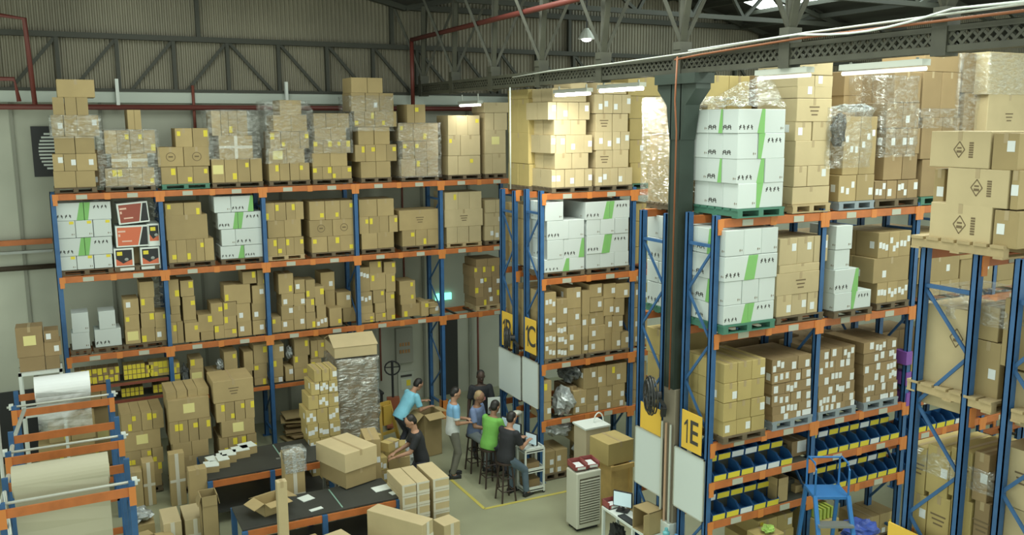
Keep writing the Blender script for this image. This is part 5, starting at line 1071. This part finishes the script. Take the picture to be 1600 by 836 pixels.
tag(MB().box((-.1, -.12, 0), (.1, .12, .004)).build('paper', WPAINT, loc=(7.18, 8.72, .752)), 'white paper on the white table below the 1E whiteboard', 'paper')
for k, (yy, m_, w_) in enumerate(((9.22, mat('cyan_plastic', (.15, .45, .50), .4), 'cyan'), (9.0, mat('light_blue_plastic', (.12, .3, .55), .4), 'light blue'), (8.45, mat('green_plastic', (.15, .4, .08), .4), 'green'))):
    tag(MB().tube([(0, 0, 0), (0, 0, .13), (0, 0, .15), (0, 0, .19)], [.05, .05, .025, .025], 12).build('bottle', m_, loc=(7.2, yy, .752)), '%s plastic bottle on the white table' % w_, 'bottle')
t = thing('desk', 'narrow desk along the ends of racks 1B and 1C', 'desk', (7.0, 13.34, 0)); MB().box((0, 0, .74), (.38, 1.5, .78)).build('desk_top', GREYM, t)
for x in (.03, .35):
    for y in (.04, 1.46): MB().box((x-.02, y-.02, 0), (x+.02, y+.02, .74)).build('leg', GREYM, t)
for (x, y, Xm, lab) in ((793, 637, 7.2, 'glowing monitor farthest along the desk under 1B whiteboard'), (806, 646, 7.2, 'pale monitor in the middle of desk'), (831, 661, 7.2, 'monitor at the near end of desk under 1C whiteboard')):
    q = onX(x, y, Xm); monitor(Xm, q.y, .79, R(20), lab, .27, .21, None)
bag(7.15, 13.42, .87, .09, .1, .08, 'black phone and cable heap on near end of desk', MAT['black_cloth'], 15); bag(7.12, 14.0, .86, .1, .12, .07, 'dark keyboard and cable heap in the middle of desk', MAT['black_cloth'], 17)
t = thing('desk_lamp', 'pale arm lamp standing on the desk between monitors', 'lamp', (7.3, 13.75, .785)); MB().tube([(0, 0, 0), (0, 0, .45)], .02).build('stem', STEEL, t); MB().ell((-.08, 0, .47), (.12, .08, .05)).build('lamp_head', STEEL, t)
t = thing('tier_cart', 'white three tier utility cart in front of the desk', 'cart', (6.96, 12.93, 0))
for z in (.1, .45, .82):
    MB().box((0, 0, z-.02), (.4, .32, z)).box((0, 0, z-.04), (.4, .015, z+.045)).box((0, .305, z-.04), (.4, .32, z+.045)).box((0, 0, z-.04), (.015, .32, z+.045)).box((.385, 0, z-.04), (.4, .32, z+.045)).build('tray', WPAINT, t)
for x in (.015, .385):
    for y in (.015, .305): MB().box((x-.016, y-.016, .03), (x+.016, y+.016, .85)).build('post', WPAINT, t); MB().tube([(x, y-.012, .025), (x, y+.012, .025)], .025, 10).build('caster', BLK, t)
carton(7.15, 13.1, .455, .26, .22, .12, 'dusk', 'p', 'brown box on middle tier of the white cart', ''); carton(7.15, 13.1, .105, .28, .22, .16, 'dusk', 'p', 'brown box on the bottom tier of the white cart', '')
tag(MB().box((-.12, -.1, 0), (.12, .1, .012)).build('paper', WPAINT, loc=(7.1, 13.08, .826)), 'stack of white paper on top of the tier cart', 'paper')
# ------------------------------------------------------------------ STOOLS
def stool(x, y, label, h=.72):
    t = thing('bar_stool', label, 'stool', (x, y, 0), 0, None); MB().tube([(0, 0, h-.04), (0, 0, h)], .16, 20).build('seat', WOODO, t, bevel=.006)
    for k in range(4):
        a = math.pi/4+k*math.pi/2; MB().tube([(.11*math.cos(a), .11*math.sin(a), h-.04), (.19*math.cos(a), .19*math.sin(a), 0)], .016).build('leg', WOODO, t)
    for z in (.2, .42):
        r_ = .11+.08*(h-.04-z)/(h-.04)
        for k in range(4):
            a = math.pi/4+k*math.pi/2; b = a+math.pi/2; MB().tube([(r_*math.cos(a), r_*math.sin(a), z), (r_*math.cos(b), r_*math.sin(b), z)], .01, 6).build('rung', WOODO, t)
stool(6.6, 12.98, 'dark wooden stool under the man in jeans'); stool(6.62, 13.68, 'dark wooden stool under the man in green'); stool(6.68, 14.44, 'dark wooden stool under the man in blue plaid')
# ------------------------------------------------------------------ PICKING BINS IN RACK 1E
BF = {}
def bin_(x, y, z, w, label, front, group, rz=0):
    k = (w, front.name)
    if k not in BF:
        d, h = .27, .17; b = MB(); e = .006
        b.box((-w/2, -d/2, 0), (w/2, d/2, e)); b.box((-w/2, d/2-e, 0), (w/2, d/2, h))
        for s in (-1, 1): b.prism([(-d/2, 0), (d/2, 0), (d/2, h), (-d/2+.1, h), (-d/2, h*.55)], -e/2, e/2, M=Matrix.Translation((s*(w/2-e/2), 0, 0)) @ Matrix.Rotation(R(90), 4, 'Z'))
        b.box((-w/2, -d/2, 0), (w/2, -d/2+e, h*.6)); BF[k] = (b.mesh('bin_shell', BINB), MB().box((-w/2+.012, -d/2-.004, .012), (w/2-.012, -d/2-.0005, h*.55)).mesh('front_label', front))
    t = thing('picking_bin', label, 'bin', (x, y, z), rz, group); t.rotation_euler = (R(7), 0, rz); inst('bin_shell', BF[k][0], t); inst('front_label', BF[k][1], t)
def binrow(x0, x1, n, z, y, where, skip=()):
    w = (x1-x0)/n
    for k in range(n):
        if k in skip: continue
        fr = random.choice((YTAG, YTAG, YTAG, WLAB)); bin_(x0+w*(k+.5), y, z, round(w-.012, 3), 'blue bin, %s from left, %s' % (ORD[k], where), fr, 'blue picking bins of rack 1E')
for b_, (xa, xb, n1, n2) in enumerate(((7.47, 8.9, 6, 6), (9.36, 11.08, 8, 8))):
    bay = ('first bay', 'second bay')[b_]
    for lv, z in (('upper', 1.80), ('lower', 1.24)):
        if b_ == 0 and lv == 'lower': xb2, n = 8.68, 5
        else: xb2, n = xb, n1
        binrow(xa, xb2, n, z, 8.74, 'lower row of %s bin shelf, %s of rack 1E' % (lv, bay)); binrow(xa, xb2, n, z+.19, 8.94, 'raised row of %s bin shelf, %s of rack 1E' % (lv, bay))
for (z, nm) in ((1.80, 'upper'), (1.24, 'lower')):
    for b_, (xa, xb) in enumerate(((7.46, 9.2), (9.34, 11.1))):
        s_ = thing('bin_rail', 'steel step shelf holding the %s blue bins, %s bay' % (nm, ('first', 'second')[b_]), 'shelf', (xa, 8.6, z))
        MB().box((0, 0, -.012), (xb-xa, .58, -.004)).build('shelf_board', DKST, s_); MB().box((0, .24, -.004), (xb-xa, .56, .17)).build('raised_step', DKST, s_)
binrow(11.25, 12.8, 7, 1.80, 8.74, 'upper bin shelf beyond third post'); binrow(11.25, 12.8, 7, 1.24, 8.74, 'lower bin shelf beyond third post')
put(1237, 1262, 688, 722, 1.8, .4, 'N', 'brown carton among the upper bins of rack 1E', 'dusk', Y=8.75, group='loose cartons among the bins')
p = onY(1228, 790, 8.55); open_carton((p.x, 8.72, 1.235), .2, .2, .36, 'tall open carton with torn flaps between the bins', ang=80)
put(1243, 1262, 757, 782, 1.235, .3, 'p', 'small brown carton right of the torn open one', Y=8.75, group='loose cartons among the bins')
# floor goods below bins
st('below the bins of rack 1E, first bay', 8.7, .5, .15, [(862, [1165, 1200, 1240], 'ww'), (835, [1170, 1210, 1240], 'ww'), (808, [1185, 1215, 1240], 'yw')], 'gold', group='cartons below the bins of rack 1E', pal='wood')
st('below the bins of rack 1E, beside ladder', 8.7, .5, .15, [(850, [1262, 1292], 'p'), (826, [1263, 1293], 'p'), (812, [1264, 1293], 'p'), (800, [1264, 1293], 'p'), (788, [1265, 1293], 'p')], 'gold', group='cartons below the bins of rack 1E', pal='wood')
for k in range(4):
    tag(MB().box((-.02, -.1, 0), (.02, .1, .16)).build('green_pack', mat('lime_pack', (.36, .46, .08), .5), loc=(9.35+.075*k, 8.55, .98 if False else .9)), '%s of the lime packs standing below the bins' % ORD[k], 'pack', 'lime packs below the bins')
tag(MB().box((0, 0, 0), (.36, .3, .89)).build('pack_carton', GOLD, loc=(9.3, 8.4, 0)), 'brown carton under the lime packs, rack 1E floor', 'carton')
bag(8.35, 8.45, 1.0, .09, .08, .05, 'lime green bag under the first bay bins', mat('lime_bag', (.35, .55, .12), .5, nscale=10, namp=.3), 21); carton(8.35, 8.5, .002, .4, .3, .94, 'gold', 'w', 'tall carton under the lime green bag', 'cartons below the bins of rack 1E')
st('below the second bay bins of rack 1E', 8.8, .5, .15, [(835, [1345, 1372, 1400], 'yw'), (805, [1350, 1375, 1398], 'py')], 'tan', group='cartons below the bins of rack 1E', pal='wood')
p = onY(1336, 176, 8.75); bag(p.x, 8.78, p.z+.06, .28, .16, .06, 'bunched pale film lying on third top load, rack 1E', BAGM, 31)
p = onY(1312, 205, 8.5); bag(p.x, 8.52, p.z, .1, .09, .22, 'dark hanging bag of film left of third top load', DBAG, 32)
# ------------------------------------------------------------------ BLUE STEP LADDER
p = onZ(1292, 766, 1.62)
t = thing('step_ladder', 'blue rolling step ladder with platform before the bin shelves', 'ladder', (p.x, p.y, 0), R(-28)); PZ = 1.62
MB().box((-.24, -.2, PZ-.05), (.24, .2, PZ)).build('platform', BLAD, t, bevel=.01)
for s in (-1, 1):
    MB().bar((s*.22, .18, PZ), (s*.25, .5, 0), .045).build('rear_leg', BLAD, t); MB().bar((s*.22, -.18, PZ), (s*.25, -1.0, 0), .05).build('front_rail', BLAD, t)
    MB().tube([(s*.22, .18, PZ), (s*.22, .18, PZ+.38), (s*.22, .12, PZ+.43), (s*.22, -.12, PZ+.43), (s*.22, -.18, PZ+.36), (s*.22, -.18, PZ)], .014).build('hand_rail', BLAD, t)
MB().tube([(-.22, .18, PZ+.4), (.22, .18, PZ+.4)], .014).build('hand_rail', BLAD, t)
for k in range(1, 5):
    z = PZ*(1-k/5); y = -.18-.82*k/5; MB().box((-.23, y-.08, z-.02), (.23, y+.08, z+.01)).build('step', BLAD if k != 1 else GREYM, t)
q = onZ(1335, 834, .62); bag(q.x, q.y-.1, .62+.12, .28, .2, .13, 'blue plastic sack on a carton at the bottom edge', mat('blue_sack', (.05, .10, .42), .4, nscale=8, namp=.3), 23)
carton(q.x, q.y-.1, .002, .6, .5, .62, 'tan', 'p', 'brown carton under the blue plastic sack', '')
# ------------------------------------------------------------------ PEOPLE
def ik(a, c, l1, l2, pole):
    a, c = Vector(a), Vector(c); d = c-a; L_ = min(d.length, (l1+l2)*.995); u = d.normalized(); x = (l1*l1-l2*l2+L_*L_)/(2*L_); h = math.sqrt(max(0, l1*l1-x*x))
    p_ = Vector(pole); p_ = (p_-u*p_.dot(u)).normalized(); return a+u*x+p_*h, a+u*L_
def remesh(t, name, m_, parent, vox, sm=4, mats=None, split=None):
    o = t.build('tmp_'+name, m_); md = o.modifiers.new('r', 'REMESH'); md.mode = 'VOXEL'; md.voxel_size = vox; s_ = o.modifiers.new('s', 'SMOOTH'); s_.iterations = sm; s_.factor = .5
    dg = bpy.context.evaluated_depsgraph_get(); me = bpy.data.meshes.new_from_object(o.evaluated_get(dg)); bpy.data.objects.remove(o)
    me.name = name; me.polygons.foreach_set('use_smooth', [True]*len(me.polygons)); me.materials.clear()
    for q in (mats or [m_]): me.materials.append(q)
    if split:
        for f in me.polygons: f.material_index = split(f.center)
    q = bpy.data.objects.new(name, me); COL.objects.link(q); q.parent = parent; return q
def cap(t, p, q, r0, r1, n=14, ends=True):
    p, q = Vector(p), Vector(q); t.tube([p, q], [r0, r1], n)
    if ends: t.ell(p, (r0, r0, r0), n=n); t.ell(q, (r1, r1, r1), n=n)
def loft(t, rings, lat):
    n = 18; b = len(t.v)
    for c, rx, ry, up in rings:
        x = (lat-up*lat.dot(up)).normalized(); y = up.cross(x)
        for k in range(n): a = 2*math.pi*k/n; t.v.append(tuple(Vector(c)+x*rx*math.cos(a)+y*ry*math.sin(a)))
    for i in range(len(rings)-1):
        for k in range(n): t.f.append((b+i*n+k, b+i*n+(k+1) % n, b+(i+1)*n+(k+1) % n, b+(i+1)*n+k)); t.m.append(0)
    t.f.append(tuple(b+k for k in reversed(range(n)))); t.f.append(tuple(b+(len(rings)-1)*n+k for k in range(n))); t.m += [0, 0]
def person(label, loc, rz, hip=.93, lean=0, yawt=0, feet=None, hands=None, look=(0, 1, -.3), skin=SKIN2, shirt=None, shirt2=None, pants=None, sit=False, longhair=False, hold=None, elbow=(0, -.6, -.6), grey=None):
    T = thing('person', label, 'person', loc, rz); B = MB()
    H_ = Vector((0, 0, hip)); up = Vector((0, math.sin(lean), math.cos(lean))); lat = Vector((math.cos(yawt), math.sin(yawt), 0)); fw = up.cross(lat)*-1
    fw = lat.cross(up)*-1; 
    if fw.y < 0: fw = -fw
    ch = H_+up*.44; nk = H_+up*.53; hd = nk+up*.12+fw*.02
    def torso(t, g, top=True):
        rings = [(H_-up*.07, .135+g, .10+g, up), (H_, .165+g, .115+g, up), (H_+up*.16, .14+g*1.6, .10+g*1.4, up), (H_+up*.32, .165+g, .115+g, up), (H_+up*.43, .175+g, .10+g, up), (H_+up*.485, .12+g, .07+g, up)]
        if top: rings.append((H_+up*.51, .055+g, .05+g, up))
        loft(t, rings, lat)
    SL, SR = ch-lat*.175+up*.0, ch+lat*.175
    hands = hands or [(-.25, .05, hip-.1), (.25, .05, hip-.1)]; arms = []
    for S, hnd, s in ((SL, hands[0], -1), (SR, hands[1], 1)):
        el, wr = ik(S, hnd, .285, .25, (s*.35, elbow[1], elbow[2])); arms.append((S, el, wr))
    feet = feet or [(-.11, 0, .0), (.11, 0, .0)]; legs = []
    for f_, s in ((feet[0], -1), (feet[1], 1)):
        hp = H_-up*.02+lat*s*.09; hp.z = hip-.03; kn, an = ik(hp, Vector(f_)+Vector((0, 0, .085)), .43, .42, (s*.15, 1, .25)); legs.append((hp, kn, an))
    torso(B, 0)
    cap(B, nk-up*.06, nk+up*.06, .058, .052)
    lk = Vector(look).normalized(); hx = lk.cross(Vector((0, 0, 1))).normalized(); hz = hx.cross(lk); M3 = Matrix((hx, lk, hz)).transposed()
    B.ell(hd+hz*.04, (.076, .093, .10), M3, 18); B.ell(hd-hz*.025+lk*.02, (.058, .07, .075), M3, 16)
    nose = hd+lk*.092+hz*.0; B.ell(nose, (.014, .02, .024), M3, 8)
    for s in (-1, 1): B.ell(hd+hx*s*.078+hz*.01-lk*.01, (.012, .02, .03), M3, 8)
    for S, el, wr in arms:
        cap(B, S, el, .052, .04); cap(B, el, wr, .04, .027)
        dr = (wr-el).normalized(); sd = dr.cross(Vector((0, 0, 1))); sd = sd.normalized() if sd.length > .1 else lat.copy(); nrm = sd.cross(dr)
        M4 = Matrix((sd, dr, nrm)).transposed(); pc = wr+dr*.055; B.ell(pc, (.038, .055, .018), M4, 12)
        for k in range(4):
            o_ = sd*(-.028+.0187*k); b0 = wr+dr*.095+o_; ln = (.032, .038, .036, .028)[k]; b1 = b0+dr*ln-nrm*.008; b2 = b1+dr*ln*.7-nrm*.022; cap(B, b0-dr*.02, b1, .0095, .009, 8); cap(B, b1, b2, .009, .008, 8)
        sgn = 1 if (arms[0][0] is S) else -1; q0 = wr+dr*.025+sd*sgn*.03; q1 = q0+dr*.035+sd*sgn*.02-nrm*.01; cap(B, q0, q1, .011, .01, 8); cap(B, q1, q1+dr*.028-nrm*.008, .01, .009, 8)
    for hp, kn, an in legs:
        cap(B, hp, kn, .078, .052); cap(B, kn, an, .05, .036); cap(B, an, an+Vector((0, .1, -.05)), .036, .028)
    remesh(B, 'body', skin, T, .008, 3)
    # eyes, mouth, hair
    e = MB()
    for s in (-1, 1): e.ell(hd+lk*.086+hx*s*.03+hz*.025, (.011, .006, .007), M3, 8)
    e.build('eyes', INK, T); MB().ell(hd+lk*.086-hz*.045, (.022, .006, .006), M3, 8).build('mouth', mat('lip', (.18, .07, .06), .5), T)
    h = MB(); h.ell(hd+hz*.064-lk*.026, (.081, .086, .085), M3, 18)
    h.ell(hd+hz*.025-lk*.042, (.080, .066, .09), M3, 16)
    remesh(h, 'hair', grey or HAIR, T, .012, 2)
    # clothes
    s_ = MB(); torso(s_, .014, False)
    rr = [(H_-up*.10, .165, .125, up), (H_-up*.02, .182, .132, up), (H_+up*.05, .178, .128, up)]; loft(s_, rr, lat)
    for S, el, wr in arms:
        d_ = (el-S); s_.tube([S-d_.normalized()*.0, S+d_*.78], [.066, .062], 14); s_.ell(S, (.066, .066, .066))
    remesh(s_, 'shirt', shirt, T, .014, 3, mats=[shirt, shirt2 or shirt], split=(lambda c: 1 if c.z < hip+.27 else 0) if shirt2 else None)
    p_ = MB(); upz = Vector((0, 0, 1)); loft(p_, [(H_-upz*.11, .16, .115, upz), (H_, .172, .122, upz), (H_+up*.05, .165, .115, up)], lat)
    for hp, kn, an in legs:
        cap(p_, hp, kn, .092, .066); p_.tube([kn, an-(an-kn).normalized()*.01], [.064, .056], 14); p_.ell(kn, (.066, .066, .066))
    remesh(p_, 'trousers', pants, T, .014, 3)
    for hp, kn, an in legs:
        f_ = MB(); g0 = Vector((an.x, an.y, an.z-.045)); f_.ell(g0+Vector((0, .05, .0)), (.047, .13, .042), None, 14); f_.ell(g0+Vector((0, -.03, .02)), (.042, .055, .055), None, 12); f_.box((g0.x-.042, g0.y-.07, g0.z-.04), (g0.x+.042, g0.y+.165, g0.z-.022))
        remesh(f_, 'shoe', BLK, T, .012, 1)
    return T
def cl(n, c): return mat(n, c, .8, nscale=9, namp=.08)
LB = cl('light_blue_shirt', (.22, .56, .72)); BT = cl('black_tee', (.018, .02, .024)); GRN = cl('green_shirt', (.16, .42, .08)); BPL = cl('blue_plaid_shirt', (.16, .22, .38)); PB = cl('polo_blue', (.20, .42, .66)); PW_ = cl('polo_white', (.62, .66, .66))
GT = cl('grey_trousers', (.16, .16, .13)); DJ = cl('dark_jeans', (.05, .055, .075)); BJ = cl('blue_jeans', (.10, .15, .20)); LJ = cl('pale_jeans', (.22, .26, .28)); BK = cl('black_trousers', (.022, .024, .028))
person('man in light blue shirt bending over a tall open carton', (5.72, 15.8, 0), R(-80), hip=.86, lean=R(36), feet=[(-.1, -.02, 0), (.12, .06, 0)], hands=[(-.14, .6, .98), (.16, .56, .94)], look=(0, 1, -.9), skin=SKIN2, shirt=LB, pants=DJ)
person('man in black tee packing cartons, seen behind taped carton pallet', (5.2, 13.4, 0), R(80), hip=.9, lean=R(12), feet=[(-.1, 0, 0), (.1, .05, 0)], hands=[(-.12, .45, 1.0), (.15, .42, .98)], look=(0, 1, -.7), skin=SKIN2, shirt=BT, pants=DJ)
person('standing man in blue and white polo and grey trousers', (6.2, 14.35, 0), R(-100), hip=.94, lean=R(3), feet=[(-.1, .02, 0), (.1, -.04, 0)], hands=[(-.02, .27, 1.1), (.1, .27, 1.06)], look=(.1, 1, -.55), skin=SKIN2, shirt=PB, shirt2=PW_, pants=GT, elbow=(0, -.5, -1))
P4 = person('tall man in black tee holding a white sheet beside the desk', (7.1, 15.02, 0), R(165), hip=.98, feet=[(-.12, 0, 0), (.12, 0, 0)], hands=[(-.16, .3, 1.12), (.27, .05, .82)], look=(0, 1, -.25), skin=SKIN1, shirt=BT, pants=BK)
MB().box((-.32, .3, .98), (-.08, .32, 1.3)).build('held_white_sheet', WPAINT, P4).name = 'held_sheet'
MB().box((-.07, .118, 1.2), (.07, .124, 1.26)).build('shirt_print', mat('pink_print', (.5, .2, .2), .7), P4)
sitf = [(-.13, .30, .18), (.13, .32, .2)]
person('man in blue plaid shirt sitting on a stool facing the camera', (6.68, 14.44, 0), R(-140), hip=.80, lean=R(8), feet=[(-.13, .34, .08), (.13, .3, .08)], hands=[(-.12, .34, .88), (.16, .36, .92)], look=(0, 1, -.35), skin=SKIN3, shirt=BPL, pants=LJ, grey=mat('fair_hair', (.35, .25, .13), .6))
person('man in green shirt sitting on a stool at the desk', (6.62, 13.68, 0), R(-68), hip=.80, lean=R(14), feet=[(-.13, .34, .1), (.13, .32, .12)], hands=[(-.18, .42, .93), (.16, .42, .93)], look=(0, 1, -.4), skin=SKIN3, shirt=GRN, pants=DJ)
person('man in black shirt and jeans sitting on the nearest stool', (6.6, 12.98, 0), R(-72), hip=.80, lean=R(12), feet=[(-.16, .28, .0), (.16, .36, .0)], hands=[(-.1, .44, 1.0), (.14, .42, 1.0)], look=(0, 1, -.35), skin=SKIN2, shirt=BT, pants=BJ)
tag(MB().box((-.12, -.09, 0), (.12, .09, .01)).build('paper', WPAINT, loc=(7.1, 13.5, .785)), 'white paper on the desk in front of the man in black shirt', 'paper')
finish_cartons(300)
